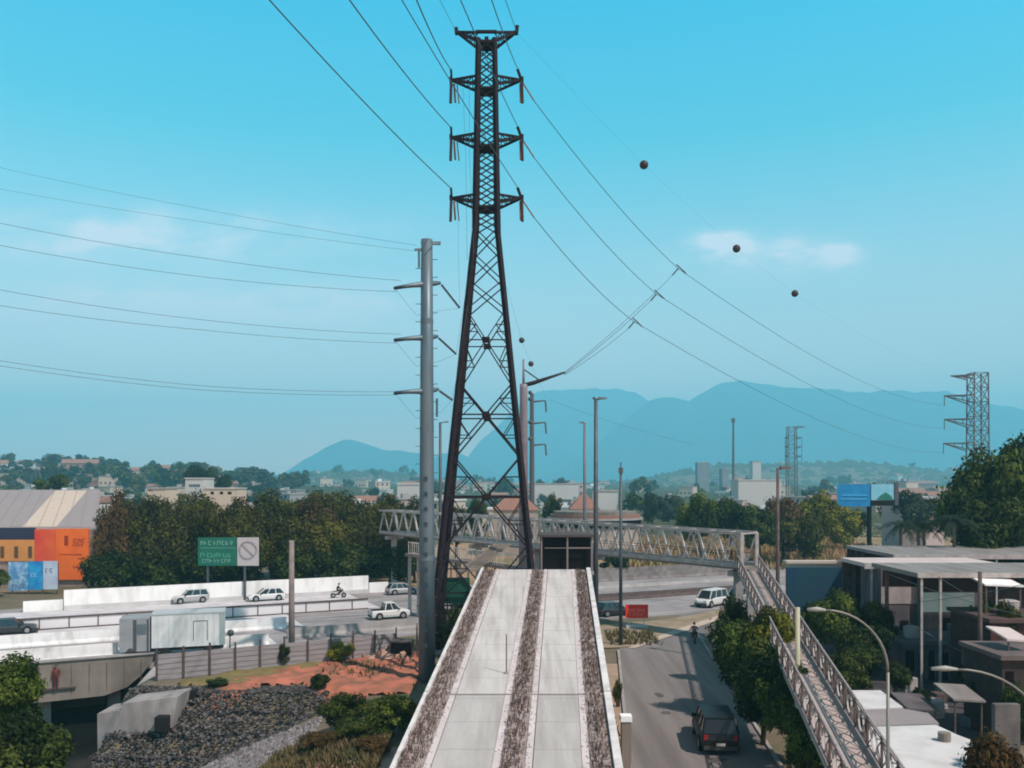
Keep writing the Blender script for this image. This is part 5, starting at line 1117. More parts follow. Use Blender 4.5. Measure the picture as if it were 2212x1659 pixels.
bld('small_house', 'small mauve house with two dark windows under the pink roof', 'house', 1868, 1905, 1218, 1290, 78, 4, mat('mauve_wall', (.28, .22, .24), .9), z0=-.1, wins=[(1874, 1882, 1224, 1236), (1888, 1896, 1224, 1236)])
# yard clutter: posts, drums, white car roof
for i, (X, y, tY) in enumerate([(1847, 80, 1190), (1862, 80, 1192), (2082, 57, 1400), (2117, 54, 1235)]):
    x = (X - XC) / F * y; b = MB(); b.tube([(0, 0, -.1), (0, 0, H - (tY - YH) / F * y)], [.16, .12], 8); o = b.build('wooden_post', black if i < 2 else brown_steel, None, True); o.location = (x, y, 0)
    tag(o, ['left of two short dark posts by the small house', 'right of two short dark posts by the small house', 'brown post standing in the dark yard', 'tall brown post right of the teal band'][i], 'post')
rnd = random.Random(12)
for i in range(14):
    X = rnd.uniform(1950, 2120); y = rnd.uniform(50, 60); x = (X - XC) / F * y; s = rnd.uniform(.4, 1.1); b = MB()
    b.box(-s / 2, s / 2, -s / 2, s / 2, 0, s * rnd.uniform(.5, 1.3)); b.box(-s * .55, s * .55, -s * .5, s * .52, s * .3, s * .36)
    o = b.build('crate', [brown_steel, conc, darkwall, galv][i % 4], None, bevel=.03); o.location = (x, y, 0); o.rotation_euler = (0, 0, rnd.uniform(0, 3)); tag(o, f"{ords[i]} {['brown', 'grey', 'dark', 'blue grey'][i % 4]} crate of the clutter in the shaded yard", 'crate', 'crates in the dark yard')
# water tanks, cables and plants of the yard
for i, (X, y, z, r_, m, lab) in enumerate([(2068, 64, H - (1392 - YH) / F * 62.5 + .25, .6, galv, 'blue grey water tank on the yard building roof'), (2180, 57, H - (1345 - YH) / F * 55 + .25, .55, conc, 'pale water tank on the brick building roof'), (1968, 64, H - (1392 - YH) / F * 62.5 + .25, .5, conc, 'small pale water tank at the left of the yard roofs')]):
    t = thing('water_tank', lab, 'water tank', ((X - XC) / F * y, y, z)); b = MB(); b.cyl((0, 0), r_, 0, r_ * 1.5, 16, r_ * 1.1); b.build('tank', m, t, False); b = MB(); b.cyl((0, 0), r_ * 1.14, r_ * 1.503, r_ * 1.65, 16, r_ * .7); b.build('lid', m, t)
for i, (X, y, tY, rp, m) in enumerate([(2120, 58, 1282, 34, lm_mid), (2175, 56, 1290, 40, lm_oliv), (2090, 56, 1420, 26, lm_dark), (1935, 56, 1420, 34, lm_dark), (2200, 44, 1470, 44, lm_dark), (2120, 50, 1450, 30, lm_dark), (1985, 50, 1480, 26, lm_dark), (2150, 33, 1560, 60, lm_dark)]):
    stree(f'{ords[i]} small dark tree growing in the shaded yard among sheds', X, y, tY, rp, m, CR_MID, i, group='small trees in the yard')
for i, (a_, c_) in enumerate([((1920, 1240, 58), (2212, 1330, 50)), ((1985, 1300, 56), (2212, 1262, 52)), ((1990, 1360, 56), (2124, 1430, 54)), ((2026, 1245, 58), (2124, 1300, 54))]):
    wire('cable', f'{ords[i]} sagging dark cable strung across the yard', [P(*a_), P(*c_)], .02, 1.2, 'cable', 'cables over the yard')
for i, (X0, X1, Y, y, m) in enumerate([(2128, 2212, 1262, 57, wallwhite), (2176, 2230, 1380, 48, pinkroof), (2060, 2130, 1510, 46, greyroof), (1960, 2030, 1530, 47, dgrey)]):
    k_ = y / F; b = MB(); z = H - (Y - YH) * k_; w_ = (X1 - X0) * k_; b.add([(0, 0, z), (w_, 0, z - .1), (w_, 2.2, z + .25), (0, 2.2, z + .35), (0, 0, z - .1), (w_, 0, z - .2), (w_, 2.2, z + .15), (0, 2.2, z + .25)], [(0, 1, 2, 3), (7, 6, 5, 4), (0, 4, 5, 1), (1, 5, 6, 2), (2, 6, 7, 3), (3, 7, 4, 0)])
    t = thing('lean_to', ['thin white awning roof at the right edge under the sheds', 'pale pink lean-to roof at the right edge', 'grey lean-to roof low in the yard', 'dark lean-to roof beside the white roofs'][i], 'lean-to', ((X0 - XC) * k_, y, 0)); b.build('roof', m, t)
    for c in (.1, w_ - .2): b = MB(); b.box(c, c + .08, .1, .18, -.1, z - .22); b.build('post', brown_steel, t)
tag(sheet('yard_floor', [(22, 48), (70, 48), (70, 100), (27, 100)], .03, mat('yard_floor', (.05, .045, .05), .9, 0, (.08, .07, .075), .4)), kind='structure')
# white roof building bottom right
wb = thing('white_roof_building', 'low building with white flat roofs in the lower right', 'building')
def flat(name, pts, z, m, h=None):
    q = [G(X, Y, z) for X, Y in pts]; b = MB(); b.prism([(p.x, p.y) for p in q], z - (h or .3), z, 'z'); return b.build(name, m, wb)
whr = mat('white_roof', (.60, .585, .575), .8, 0, (.44, .42, .41), .8, detail=9, lo=.42, hi=.75); grr = mat('grey_roof_patch', (.30, .26, .26), .85, 0, (.24, .21, .21), .5)
flat('white_roof', [(1838, 1491), (1902, 1491), (1950, 1527), (1855, 1531)], 3.3, whr); flat('grey_roof', [(1858, 1532), (1948, 1530), (2005, 1540), (2028, 1562), (1880, 1568)], 3.25, grr); flat('white_roof', [(1880, 1570), (2022, 1566), (2070, 1588), (2118, 1606), (2100, 1690), (1930, 1700), (1850, 1640)], 3.35, whr)
q = [G(X, Y, 3.0) for X, Y in [(1850, 1500), (1900, 1500), (2020, 1566), (2110, 1612), (2095, 1690), (1935, 1695)]]; b = MB(); b.prism([(p.x, p.y) for p in q], -.1, 2.94, 'z'); b.build('wall', conc_d, wb)
b = MB(); p = G(2040, 1600, 3.36); b.cyl((p.x, p.y), .25, 3.35, 3.7, 12); b.build('roof_vent', conc_d, wb)

# mid-distance buildings behind the footbridge
brick = mat('terracotta_roof', (.30, .15, .11), .9, 0, (.22, .12, .09), 2); plast = mat('plaster', (.40, .32, .26), .9, 0, (.32, .25, .21), .5)
def hip(name, label, X0, X1, ridgeY, eaveY, baseY, y, d, rmat, wmat, pyramid=False, cat='house'):
    k_ = y / F; x0, x1 = (X0 - XC) * k_, (X1 - XC) * k_; t = thing(name, label, cat, (x0, y, 0)); zr_, ze_ = H - (ridgeY - YH) * k_, H - (eaveY - YH) * k_; w_ = x1 - x0
    b = MB(); b.box(.3, w_ - .3, .3, d - .3, -.1, ze_ - .01); b.build('wall', wmat, t); i_ = w_ / 2 if pyramid else min(d / 2, w_ * .3)
    b = MB(); b.add([(0, 0, ze_), (w_, 0, ze_), (w_, d, ze_), (0, d, ze_), (i_, d / 2, zr_), (w_ - i_ + .01, d / 2, zr_)], [(0, 1, 5, 4), (1, 2, 5), (2, 3, 4, 5), (3, 0, 4), (3, 2, 1, 0)]); b.build('roof', rmat, t)
    for k in range(3): b = MB(); a = w_ * (.2 + .28 * k); b.box(a, a + w_ * .1, .27, .32, ze_ * .35, ze_ * .7); b.build('window', glass, t)
    return t
hip('tiled_house', 'brown tiled house seen through the lattice pylon', 1062, 1166, 1073, 1102, 1130, 165, 10, brick, plast)
hip('chapel', 'small chapel with a pointed terracotta roof behind the lamp posts', 1230, 1298, 1062, 1100, 1120, 190, 7, brick, mat('brick_wall', (.30, .19, .15), .9), True, 'chapel')
t = thing('round_station', 'round fronted station building with a dark window band', 'building', P(1285, 1100, 180)); t.location.z = 0
for (r_, z0, z1, m, nme) in ((9.0, -.1, 4.9, plast, 'wall'), (9.3, 4.903, 6.4, black, 'window_band'), (9.7, 6.403, 6.75, conc, 'canopy'), (9.1, 6.753, 7.4, brick, 'parapet'), (8.4, 7.403, 8.0, conc_d, 'roof')): b = MB(); b.cyl((0, 0), r_, z0, z1, 32); b.build(nme, m, t)
bld('long_white_building', 'long pale flat building low on the horizon right of pylon', 'building', 1150, 1250, 1046, 1062, 520, 14, mat('far_white', (.5, .48, .46), .9), roofm=conc, z0=-.1, roofh=.6)
bld('long_white_building', 'long pale roofed hall right of the round station', 'building', 1292, 1335, 1062, 1080, 330, 14, MATS['far_white'], roofm=conc, z0=-.1, roofh=.6)
bld('long_white_building', 'pale flat roof building between the wood and tubular pole', 'building', 858, 905, 1047, 1064, 330, 12, MATS['far_white'], roofm=conc_l, z0=-.1, roofh=.6)
bld('long_white_building', 'pale long hall above the right clump of trees', 'building', 1595, 1688, 1038, 1058, 420, 14, MATS['far_white'], roofm=conc_l, z0=-.1, roofh=.5)
bld('long_white_building', 'pale pink wall strip right of the blue billboard', 'building', 1950, 2040, 1078, 1110, 175, 10, mat('pinkish', (.48, .38, .36), .9), roofm=conc_l, z0=-.1, roofh=.4)
bld('apartment_tower', 'hazy grey apartment block at left on the right-hand skyline', 'tower block', 1507, 1532, 1000, 1040, 1050, 14, mat('far_grey_tower', (.16, .18, .20), .9, 0, (.24, .25, .26), .15), z0=0, roofm=conc, roofh=1)
bld('apartment_tower', 'hazy cream tower block on the right-hand skyline', 'tower block', 1626, 1644, 998, 1040, 980, 14, MATS['far_white'], z0=0, roofm=conc, roofh=1)
bld('apartment_tower', 'small hazy tower block between the two taller ones', 'tower block', 1560, 1574, 1014, 1040, 980, 14, MATS['far_grey_tower'], z0=0, roofm=conc, roofh=1)
bld('white_water_tower', 'small white block in front of the round dark tree on the left skyline', 'building', 400, 440, 1034, 1066, 230, 8, MATS['far_white'], z0=-.1, roofm=conc_l, wins=[(408, 432, 1046, 1052)], wm=galv)
bld('cream_block', 'low cream building right of the small white block', 'building', 440, 512, 1056, 1080, 225, 8, mat('far_cream', (.56, .44, .34), .9), z0=-.1, roofm=conc_l, wins=[(455, 462, 1062, 1068), (475, 482, 1062, 1068), (492, 500, 1062, 1068)])
bld('cream_block', 'low orange cream building above the left end of the wood', 'building', 318, 358, 1056, 1080, 215, 8, MATS['far_cream'], z0=-.1, roofm=conc)
for i, (X, y) in enumerate([(1630, 600), (1585, 700)]):
    pass
stree('round dark tree standing out on the left skyline', 428, 330, 1001, 40, lm_dark, CR_MID, 1, chf=13)
stree('smaller dark tree on skyline right of the round one', 480, 340, 1020, 20, lm_dark, CR_MID, 2, chf=8)
stree('dark green tree behind the warehouse roof', 128, 240, 1018, 30, lm_mid, CR_MID, 3, chf=6)
stree('small green tree behind the middle of warehouse roof', 90, 235, 1032, 20, lm_mid, CR_MID, 4, chf=4)
stree('grey green tree between the two tiled roofs', 1195, 185, 1062, 24, lm_dark, CR_MID, 0, chf=8)
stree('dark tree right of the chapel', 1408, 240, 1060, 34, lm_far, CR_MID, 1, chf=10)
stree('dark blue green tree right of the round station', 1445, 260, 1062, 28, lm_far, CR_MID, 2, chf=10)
stree('dark tree seen through lower pylon bracing', 1030, 150, 1072, 34, lm_dark, CR_MID, 4, chf=7)
stree('olive tree behind the left part of footbridge', 985, 140, 1080, 34, lm_oliv, CR_MID, 3, chf=8)

# far town
wallc = [mat(f'town_wall_{n_}', c, .9) for n_, c in (('white', (.55, .53, .50)), ('pink', (.42, .30, .27)), ('cream', (.48, .40, .32)), ('brick', (.27, .16, .12)), ('grey', (.28, .27, .27)))]
roofc = [mat('town_roof_tile', (.28, .15, .11), .9), mat('town_roof_grey', (.30, .29, .28), .9), mat('town_roof_white', (.58, .57, .56), .9)]
protos = []
for i in range(8):
    rnd = random.Random(100 + i); w_, d_, h_ = rnd.uniform(7, 15), rnd.uniform(7, 12), rnd.choice([3.2, 5.8, 6.2, 8.5]); b = MB(); me_v = []
    b.box(-w_ / 2, w_ / 2, -d_ / 2, d_ / 2, -3, h_); k0 = len(b.f)
    if i % 3 == 0: b.add([(-w_ / 2 - .4, -d_ / 2 - .4, h_ + .01), (w_ / 2 + .4, -d_ / 2 - .4, h_ + .01), (w_ / 2 + .4, d_ / 2 + .4, h_ + .01), (-w_ / 2 - .4, d_ / 2 + .4, h_ + .01), (-w_ / 2 - .4, 0, h_ + 2), (w_ / 2 + .4, 0, h_ + 2)], [(0, 1, 5, 4), (1, 2, 5), (2, 3, 4, 5), (3, 0, 4), (3, 2, 1, 0)])
    else: b.box(-w_ / 2 - .3, w_ / 2 + .3, -d_ / 2 - .3, d_ / 2 + .3, h_ + .003, h_ + .4); b.box(-1, 1, -1, 1, h_ + .403, h_ + 1.6)
    k1 = len(b.f)
    fl = max(1, int(h_ / 2.9))
    for q in range(fl):
        for k in range(int(w_ / 2.6)): X = -w_ / 2 + .8 + k * 2.6; b.box(X, X + 1.1, -d_ / 2 - .03, -d_ / 2 + .02, q * 2.9 + 1.0, q * 2.9 + 2.2)
    me = bpy.data.meshes.new('town_house'); me.from_pydata(b.v, [], b.f); me.materials.append(wallc[i % 5]); me.materials.append(roofc[i % 3]); me.materials.append(glass)
    me.polygons.foreach_set('material_index', [0] * k0 + [1] * (k1 - k0) + [2] * (len(b.f) - k1)); me.update(); protos.append(me)
rnd = random.Random(77)
nH = 0
while nH < 215:
    X = rnd.uniform(-20, 2240); y = math.exp(rnd.uniform(math.log(230), math.log(2300)))
    if rnd.random() < .2: X = rnd.uniform(-20, 560); y = rnd.uniform(420, 880)
    if 1440 < X < 1660 and y < 300: continue
    x = (X - XC) / F * y
    if 600 < X < 900 and y < 300: continue
    o = bpy.data.objects.new('town_house', protos[rnd.randrange(8)]); C.objects.link(o); o.location = (x, y, gh(x, y)); o.rotation_euler = (0, 0, rnd.uniform(-.6, .6)); s = rnd.uniform(.8, 1.25) * (1 if y < 700 else 1.5 if y < 1300 else 2); o.scale = (s, s, s)
    ci = protos.index(o.data); side = 'left of the pole' if X < 900 else 'right of the pylon' if X < 1500 else 'above the right trees'
    tag(o, f"{'wide' if o.dimensions.x > 14 else 'small'} {['white', 'pink', 'cream', 'brick', 'grey'][ci % 5]} house with {['tiled', 'grey', 'white'][ci % 3]} roof {'near' if y < 420 else 'far'} in the town {side}", 'house', 'far town houses'); nH += 1
nT = 0
while nT < 290:
    X = rnd.uniform(-20, 2240); y = math.exp(rnd.uniform(math.log(210), math.log(2300)))
    if nT % 2 == 0: X = rnd.uniform(-20, 620); y = rnd.uniform(380, 900)
    x = (X - XC) / F * y; s = rnd.uniform(3.4, 7) * (1 if y < 600 else 1.8 if y < 1300 else 2.6); z = gh(x, y)
    mi = rnd.randrange(4); side = 'left of the pole' if X < 900 else 'right of the pylon' if X < 1500 else 'above the right trees'
    t = thing('far_tree', f"{['dark', 'grey green', 'mid green', 'olive'][mi]} {'large' if s > 6 else 'small'} tree {'near' if y < 420 else 'far'} in the town {side}", 'tree', (x, y, z), 0, 'far town trees')
    o = bpy.data.objects.new('crown', CR_FAR[nT % 4]); C.objects.link(o); o.parent = t; o.location = (0, 0, s * .95); o.scale = (s, s, s * .95); o.rotation_euler = (0, 0, rnd.uniform(0, 6)); o.material_slots[0].link = 'OBJECT'; o.material_slots[0].material = [lm_dark, lm_far, lm_mid, lm_oliv][mi]; nT += 1
tm = MB()  # short vegetation cover in the town blocks
for k in range(14000):
    X = rnd.uniform(-40, 2260); y = math.exp(rnd.uniform(math.log(220), math.log(2600))); x = (X - XC) / F * y; z = gh(x, y) if y < 2600 else 0; s = y * .0035 * rnd.uniform(.6, 1.6)
    tm.add([(x - s * 1.5, y, z), (x + s * 1.5, y - s * .3, z), (x + rnd.uniform(-s, s), y + s, z + s * rnd.uniform(.7, 1.3)), (x, y + s * 2, z)], [(0, 1, 2), (0, 2, 3), (1, 3, 2)])
tag(tm.build('town_greenery', mat('town_green', (.035, .055, .03), .95, 0, (.075, .085, .045), .02)), kind='stuff')

# ------------------------------------------------------------------ vehicles
def loft(b, secs):  # secs: list of lists of points of equal length
    k = len(b.v); n = len(secs[0])
    for s in secs: b.v += [tuple(p) for p in s]
    for i in range(len(secs) - 1):
        for j in range(n): b.f.append((k + i * n + j, k + i * n + (j + 1) % n, k + (i + 1) * n + (j + 1) % n, k + (i + 1) * n + j))
    b.f.append(tuple(k + j for j in range(n))[::-1]); b.f.append(tuple(k + (len(secs) - 1) * n + j for j in range(n)))
def car(label, cat, loc, rz, Lc, W, Hc, paint, kind='hatch', name='parked_car', group=None):
    t = thing(name, label, cat, loc, rz, group); h = W / 2
    belt = {'hatch': .58, 'van': .55, 'pickup': .56, 'suv': .60}[kind] * Hc; cl_ = .22 * Hc / 1.5
    hood = {'hatch': .50, 'van': .50, 'pickup': .55, 'suv': .56}[kind] * Hc
    # body stations x from rear to front
    if kind == 'pickup': st_ = [(-.5, .50), (-.49, .56), (-.15, .56), (.02, .57), (.22, .58), (.44, .53), (.49, .45), (.5, .35)]
    elif kind == 'van': st_ = [(-.5, .50), (-.49, .55), (0, .56), (.28, .55), (.44, .48), (.49, .38), (.5, .3)]
    else: st_ = [(-.5, .42), (-.48, belt / Hc), (-.2, belt / Hc), (.15, belt / Hc - .01), (.25, hood / Hc + .04), (.43, hood / Hc), (.49, hood / Hc - .12), (.5, .32)]
    secs = []
    for f, zt in st_:
        ww = h * (1 if abs(f) < .42 else .93 if abs(f) < .495 else .88); z = zt * Hc
        secs.append([(f * Lc, -ww * .92, cl_), (f * Lc, ww * .92, cl_), (f * Lc, ww, cl_ + .2), (f * Lc, ww, z - .14), (f * Lc, ww * .93, z), (f * Lc, -ww * .93, z), (f * Lc, -ww, z - .14), (f * Lc, -ww, cl_ + .2)])
    b = MB(); loft(b, secs); body = b.build('body', paint, t, False, bevel=.03)
    cab = {'hatch': (-.47, .24, -.36, .06), 'van': (-.49, .36, -.46, .22), 'pickup': (-.16, .26, -.12, .10), 'suv': (-.49, .24, -.42, .09)}[kind]; zb_ = belt - .01; rw, tw = h * .90, h * .74
    b = MB(); lo_ = [(cab[0] * Lc, -rw, zb_), (cab[1] * Lc, -rw, zb_), (cab[1] * Lc, rw, zb_), (cab[0] * Lc, rw, zb_)]; hi_ = [(cab[2] * Lc, -tw, Hc - .05), (cab[3] * Lc, -tw, Hc - .05), (cab[3] * Lc, tw, Hc - .05), (cab[2] * Lc, tw, Hc - .05)]
    b.add(lo_ + hi_, [(3, 2, 1, 0), (4, 5, 6, 7), (0, 1, 5, 4), (1, 2, 6, 5), (2, 3, 7, 6), (3, 0, 4, 7)]); b.build('window', glass, t)
    b = MB(); b.box(cab[2] * Lc - .06, cab[3] * Lc + .06, -tw - .03, tw + .03, Hc - .07, Hc); b.build('roof', paint, t, bevel=.03)
    for i in range(4): b = MB(); b.bar(lo_[i], hi_[i], .09); b.build('pillar', paint, t)
    nP = 1 if kind == 'pickup' else 2
    for k in range(1, nP + 1):
        f = k / (nP + 1)
        for s in (0, 1):
            a_ = Vector(lo_[0 if s == 0 else 3]).lerp(Vector(lo_[1 if s == 0 else 2]), f); c_ = Vector(hi_[0 if s == 0 else 3]).lerp(Vector(hi_[1 if s == 0 else 2]), f); b = MB(); b.bar(a_, c_, .08); b.build('pillar', paint, t)
    if kind == 'pickup':
        b = MB(); b.box(-.48 * Lc, -.17 * Lc, -h * .8, h * .8, .56 * Hc - .02, .56 * Hc + .004); b.build('cargo_bed', black, t)
    wr = .33 if Hc < 1.7 else .37
    for fx in (-.31, .31):
        for s in (-1, 1):
            b = MB(); b.tube([(fx * Lc, s * (h - .2), wr), (fx * Lc, s * (h + .015), wr)], wr, 18); wl = b.build('wheel', rubber, t, False)
            b = MB(); b.tube([(fx * Lc, s * (h + .016), wr), (fx * Lc, s * (h + .03), wr)], wr * .6, 12); b.build('rim', rimm, wl)
            b = MB(); b.tube([(fx * Lc, s * (h - .3), wr + .02), (fx * Lc, s * (h + .004), wr + .02)], wr * 1.14, 18); b.build('wheel_arch', black, t)
    for s in (-1, 1):
        b = MB(); b.box(.47 * Lc, .503 * Lc, s * h * .62 - .17, s * h * .62 + .17, hood - .28, hood - .12); b.build('headlight', mat('headlight', (.6, .6, .58), .2), t)
        b = MB(); b.box(-.503 * Lc, -.47 * Lc, s * h * .75 - .1, s * h * .75 + .1, belt - .32, belt - .08); b.build('tail_light', mat('tail_light', (.30, .02, .02), .3), t)
        b = MB(); b.box(cab[1] * Lc - .35, cab[1] * Lc - .2, s * (h + .01) - .08, s * (h + .12) , belt, belt + .16); b.build('mirror', black, t)
    b = MB(); b.box(-.51 * Lc, -.5 * Lc + .03, -h * .85, h * .85, cl_ + .02, cl_ + .22); b.build('rear_bumper', mat('bumper', (.05, .05, .05), .6), t)
    b = MB(); b.box(.5 * Lc - .03, .51 * Lc, -h * .85, h * .85, cl_ + .02, cl_ + .22); b.build('front_bumper', MATS['bumper'], t)
    b = MB(); b.box(-.514 * Lc, -.511 * Lc, -.22, .22, cl_ + .25, cl_ + .38); b.build('number_plate', white_steel, t)
    return t
pw = mat('car_white', (.62, .62, .60), .35, spec=.5); psil = mat('car_silver', (.40, .40, .40), .3, .3); pdark = mat('car_dark', (.025, .026, .03), .3, spec=.5); pblk = mat('car_black', (.008, .007, .007), .45, spec=.35)
hd_ = math.atan2(DY, DX)
def on_hwy(X, Y, z=.08): p = G(X, Y, z); return p
# pickup on the street, rear to camera
p = G(1567, 1632, .06); car('black pickup truck seen from behind on the street', 'pickup truck', (p.x, p.y + 2.4, .06), R(90 + -5.8), 5.0, 2.0, 1.85, pblk, 'suv', 'pickup_truck')
p = on_hwy(1530, 1311); car('silver van with dark windows on the highway right of the ramp', 'van', (p.x + .5, p.y + .8, .08), hd_ + math.pi + .35, 4.4, 1.8, 1.85, pw, 'van', 'van')
p = on_hwy(1560, 1309); car('pale car close behind the silver van', 'car', (p.x + 3.2, p.y + 3.5, .08), hd_ + math.pi, 4.2, 1.7, 1.7, psil, 'van', 'moving_car')
p = on_hwy(1326, 1331); car('dark car behind the slim camera pole', 'car', (p.x, p.y + .6, .08), hd_, 3.9, 1.7, 1.4, pdark, 'hatch', 'moving_car')
p = on_hwy(385, 1311); car('silver white hatchback in front of the white wall', 'car', (p.x, p.y + 3.5, .08), hd_ + math.pi + .15, 4.0, 1.7, 1.55, psil, 'suv', 'moving_car')
p = on_hwy(562, 1303); car('white hatchback blending into the white wall', 'car', (p.x, p.y + 2.5, .08), hd_ + math.pi, 4.2, 1.7, 1.45, pw, 'hatch', 'moving_car')
p = on_hwy(838, 1338); car('small white pickup left of the tubular pole', 'pickup truck', (p.x, p.y + .8, .08), hd_, 4.0, 1.65, 1.65, pw, 'pickup', 'pickup_truck')
p = on_hwy(15, 1372); car('dark car cut by the left edge in front of median fence', 'car', (p.x - .2, p.y + .8, .08), hd_, 4.6, 1.75, 1.4, pdark, 'hatch', 'moving_car')
p = on_hwy(380, 1283); 
# dark car partly hidden right of wall
p = on_hwy(868, 1283); car('dark car with pale roof at the far side behind the tubular pole', 'car', (p.x, p.y, .08), hd_, 3.8, 1.7, 1.4, psil, 'hatch', 'moving_car')
# box truck
p = G(325, 1424); tr = thing('box_truck', 'white box truck standing behind the grey fence', 'truck', (p.x, p.y + .2, .06), hd_ - .16); k_ = p.y / F
zt = 3.35; zb = .75; Lf = 5.5
b = MB(); b.box(0, Lf, 0, 2.4, zb, zt); b.build('cargo_box', mat('truck_white', (.64, .66, .66), .6, 0, (.38, .42, .42), .9, stretch=(1, 1, .3), detail=9, lo=.45, hi=.75), tr)
b = MB()
for k in range(1, 13): b.box(k * Lf / 13, k * Lf / 13 + .025, -.012, -.002, zb + .1, zt - .1)
b.build('panel_rib', mat('truck_rib', (.42, .47, .48), .6), tr)
b = MB(); b.box(-.04, Lf + .04, -.04, 2.44, zt + .003, zt + .09); b.build('box_roof', mat('truck_trim', (.42, .45, .45), .6), tr)
b = MB(); b.box(3.1, 3.15, -.03, -.003, 1.2, 2.75); b.box(4.15, 4.2, -.03, -.003, 1.2, 2.75); b.box(3.1, 4.2, -.03, -.003, 2.75, 2.8); b.build('side_door_frame', galv, tr)
b = MB(); b.box(5.1, 5.5, -.02, -.003, zb, zt); b.build('corner_trim', mat('truck_corner', (.30, .37, .37), .6), tr)
cb = MB(); cb.box(-2.35, -.12, .05, 2.3, .55, 3.15); cb.build('cab', mat('truck_cab', (.30, .31, .32), .6, 0, (.24, .25, .26), .8), tr)
b = MB(); b.box(-1.35, -1.1, .02, .049, .6, 3.05); b.box(-.35, -.2, .02, .049, .6, 3.05); b.build('dark_gap', mat('cab_gap', (.07, .08, .09), .5), tr)
b = MB(); b.box(-1.05, -.4, .015, .048, 1.9, 2.7); b.build('cab_window', galv, tr)
b = MB(); b.box(-2.2, Lf - .1, .5, 1.9, .42, .549); b.build('chassis', brown_steel, tr)
for X in (-1.5, 1.0, 4.3):
    for yy_ in (0.05, 2.1): b = MB(); b.tube([(X, yy_, .42), (X, yy_ + .28, .42)], .42, 16); b.build('wheel', rubber, tr)
b = MB(); b.tube([(5.9, .4, .3), (5.9, .6, 1.5)], .05, 6); b.ball((5.95, .5, 1.6), .28, 12, 8); o = b.build('convex_mirror', lamp_steel, None, True); q = tr.matrix_basis; o.location = tr.location; o.rotation_euler = tr.rotation_euler; tag(o, 'small round dark mirror on a stand right of the box truck', 'mirror')

# ------------------------------------------------------------------ people
def person(name, label, cat, loc, rz, joints, edges, radii, skin_m, clothes_m, head, hair=True, parent=None):
    t = thing(name, label, cat, loc, rz) if parent is None else parent
    me = bpy.data.meshes.new('body'); me.from_pydata(joints, edges, []); me.update(); o = bpy.data.objects.new('body', me); C.objects.link(o); o.parent = t; me.materials.append(clothes_m)
    sk = o.modifiers.new('skin', 'SKIN'); sk.use_smooth_shade = True
    lay = me.skin_vertices[0] if me.skin_vertices else None
    if lay is None:
        bm_ = None
        import bmesh
        bm_ = bmesh.new(); bm_.from_mesh(me); L2 = bm_.verts.layers.skin.verify(); bm_.verts.ensure_lookup_table()
        for i, v in enumerate(bm_.verts): v[L2].radius = (radii[i], radii[i]); v[L2].use_root = (i == 0)
        bm_.to_mesh(me); bm_.free()
    else:
        for i, d in enumerate(lay.data): d.radius = (radii[i], radii[i]); d.use_root = (i == 0)
    ss = o.modifiers.new('sub', 'SUBSURF'); ss.levels = 1; ss.render_levels = 2
    b = MB(); b.ball(head, .115, 14, 10); b.box(head[0] - .015, head[0] + .015, head[1] - .135, head[1] - .1, head[2] - .03, head[2] + .02); b.build('head', skin_m, t, True)
    b = MB(); b.ball(Vector(head) + Vector((0, .02, .035)), .122, 14, 10); b.build('hair' if hair else 'helmet', pdark, t, True)
    return t
skinm = mat('skin_brown', (.22, .12, .08), .6)
std_e = [(0, 1), (1, 2), (2, 3), (2, 4), (4, 5), (5, 6), (2, 7), (7, 8), (8, 9), (0, 10), (10, 11), (11, 12), (12, 13), (0, 14), (14, 15), (15, 16), (16, 17)]
std_r = [.15, .15, .16, .06, .07, .05, .04, .07, .05, .04, .10, .07, .05, .045, .10, .07, .05, .045]
J = [(0, 0, .95), (0, 0, 1.15), (0, 0, 1.38), (0, 0, 1.5), (-.2, 0, 1.40), (-.26, 0, 1.12), (-.24, -.1, .88), (.2, 0, 1.40), (.27, 0, 1.12), (.25, -.08, .88), (-.1, 0, .85), (-.11, 0, .48), (-.11, 0, .1), (-.11, -.14, .05), (.1, 0, .85), (.12, 0, .48), (.12, 0, .1), (.12, -.14, .05)]
p = P(121, 1480, 64.5)
lg = thing('service_ledge', 'narrow concrete ledge on the canal side of the bridge', 'ledge', (p.x, 0, 0)); 
q = A_ + dv * .58; C.objects.unlink(lg); bpy.data.objects.remove(lg)
tq = (p.x, p.y)
sX = tX(75.2, 121); lx, ly = hw(75.35, sX); zl = H - (1487 - YH) / F * ly
person('person', 'person in dark red clothes working on the bridge side', 'person', (lx, ly, zl), .2, J, std_e, std_r, skinm, mat('red_clothes', (.16, .035, .035), .8, 0, (.10, .03, .03), 5), (0, -.02, 1.66))
b = MB(); b.obox((lx - 1.2, ly - .55, zl - .1), (2.4, 1.17, 0), (-.25, .5, 0), (0, 0, .1)); o = b.build('work_platform', brown_steel, None); tag(o, 'small dark work platform hung on the side of the bridge', 'platform')
b = MB()
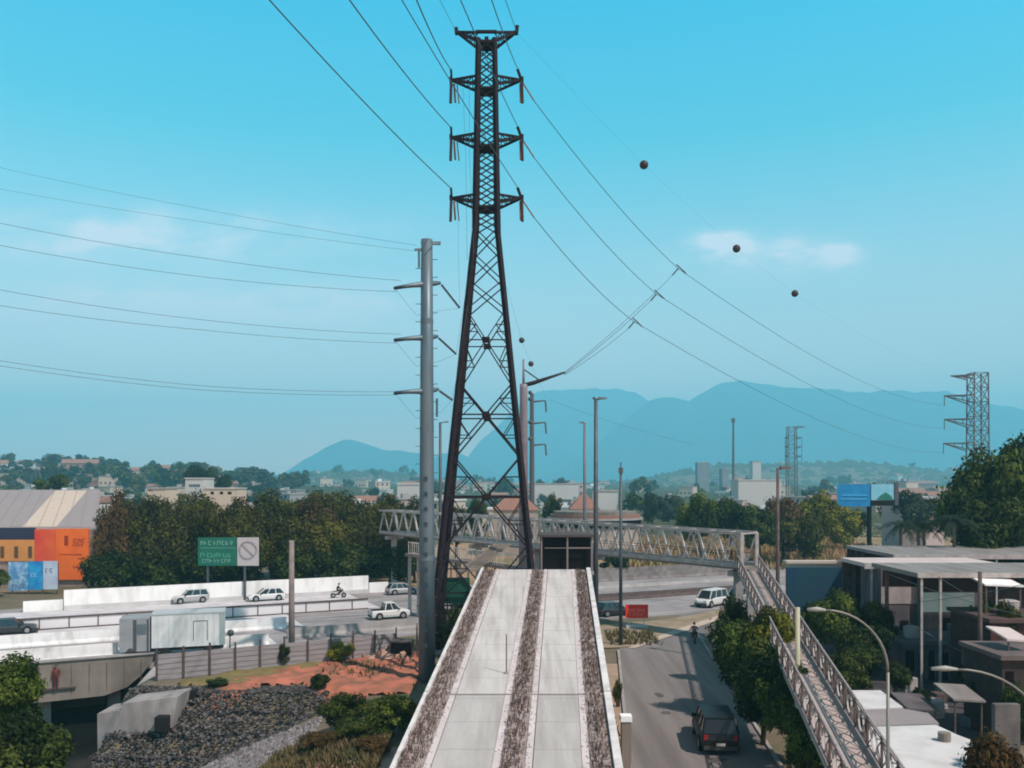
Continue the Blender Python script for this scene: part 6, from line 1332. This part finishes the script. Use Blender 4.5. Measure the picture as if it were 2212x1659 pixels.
# motorcycle with rider on the street
p = G(1503, 1391, .06); mo = thing('motorcycle', 'dark motorcycle ridden up the street', 'motorcycle', (p.x, p.y + .6, .06), R(-8))
for yy_ in (-.65, .65):
    b = MB(); b.tube([(-.06, yy_, .31), (.06, yy_, .31)], .31, 18); wl = b.build('wheel', rubber, mo); b = MB(); b.tube([(-.065, yy_, .31), (.065, yy_, .31)], .17, 12); b.build('rim', rimm, wl)
b = MB(); b.tube([(0, -.65, .31), (0, -.1, .45), (0, .35, .75), (0, .6, .95)], [.05, .12, .11, .05], 8); b.tube([(0, .65, .31), (0, .5, .98)], .035, 6); b.build('frame', pdark, mo)
b = MB(); b.tube([(0, .0, .82), (0, .2, .92), (0, .4, .88)], [.1, .17, .1], 10); b.build('fuel_tank', mat('tank', (.10, .015, .015), .3), mo, True)
b = MB(); b.box(-.13, .13, -.65, 0, .76, .86); b.build('seat', black, mo, bevel=.03); b = MB(); b.tube([(-.36, .38, 1.08), (0, .48, 1.0), (.36, .38, 1.08)], .02, 6); b.build('handlebar', lamp_steel, mo)
b = MB(); b.box(-.06, .06, -.88, -.8, .7, .82); b.build('tail_light', MATS['tail_light'], mo)
Jr = [(0, -.2, .93), (0, -.12, 1.15), (0, -.02, 1.38), (0, 0, 1.48), (-.2, -.0, 1.38), (-.3, .12, 1.16), (-.34, .36, 1.10), (.2, 0, 1.38), (.3, .12, 1.16), (.34, .36, 1.10), (-.13, -.12, .88), (-.22, .24, .78), (-.2, .02, .38), (-.2, .14, .33), (.13, -.12, .88), (.22, .24, .78), (.2, .02, .38), (.2, .14, .33)]
person('person', 'helmeted rider in dark clothes sitting on the motorcycle', 'person', (p.x, p.y + .6, .06), R(-8), Jr, std_e, std_r, skinm, mat('dark_clothes', (.03, .025, .035), .8), (0, .05, 1.64), hair=False)
# far motorcyclist on the highway by the white wall
p = on_hwy(730, 1292); mc = copy_tree(mo); mc.location = (p.x, p.y + .3, .08); mc.rotation_euler = (0, 0, hd_ - R(90)); mc['label'] = 'tiny dark motorcycle in front of the white wall'
person('person', 'rider on the tiny motorcycle in front of the white wall', 'person', (p.x, p.y + .3, .08), hd_ - R(90), Jr, std_e, std_r, skinm, MATS['dark_clothes'], (0, .05, 1.64), hair=False)

# ------------------------------------------------------------------ haze
hz = MB(); hz.box(-9000, 9000, -200, 9000, -8, 840); hm = bpy.data.materials.new('haze'); hm.use_nodes = True; n = hm.node_tree.nodes; n.clear()
ho = n.new('ShaderNodeOutputMaterial'); pv = n.new('ShaderNodeVolumePrincipled'); pv.inputs['Color'].default_value = (.27, .80, 1.0, 1); pv.inputs['Density'].default_value = 3.1e-4; pv.inputs['Anisotropy'].default_value = 0.0
hm.node_tree.links.new(pv.outputs[0], ho.inputs['Volume']); tag(hz.build('haze', hm), kind='stuff')
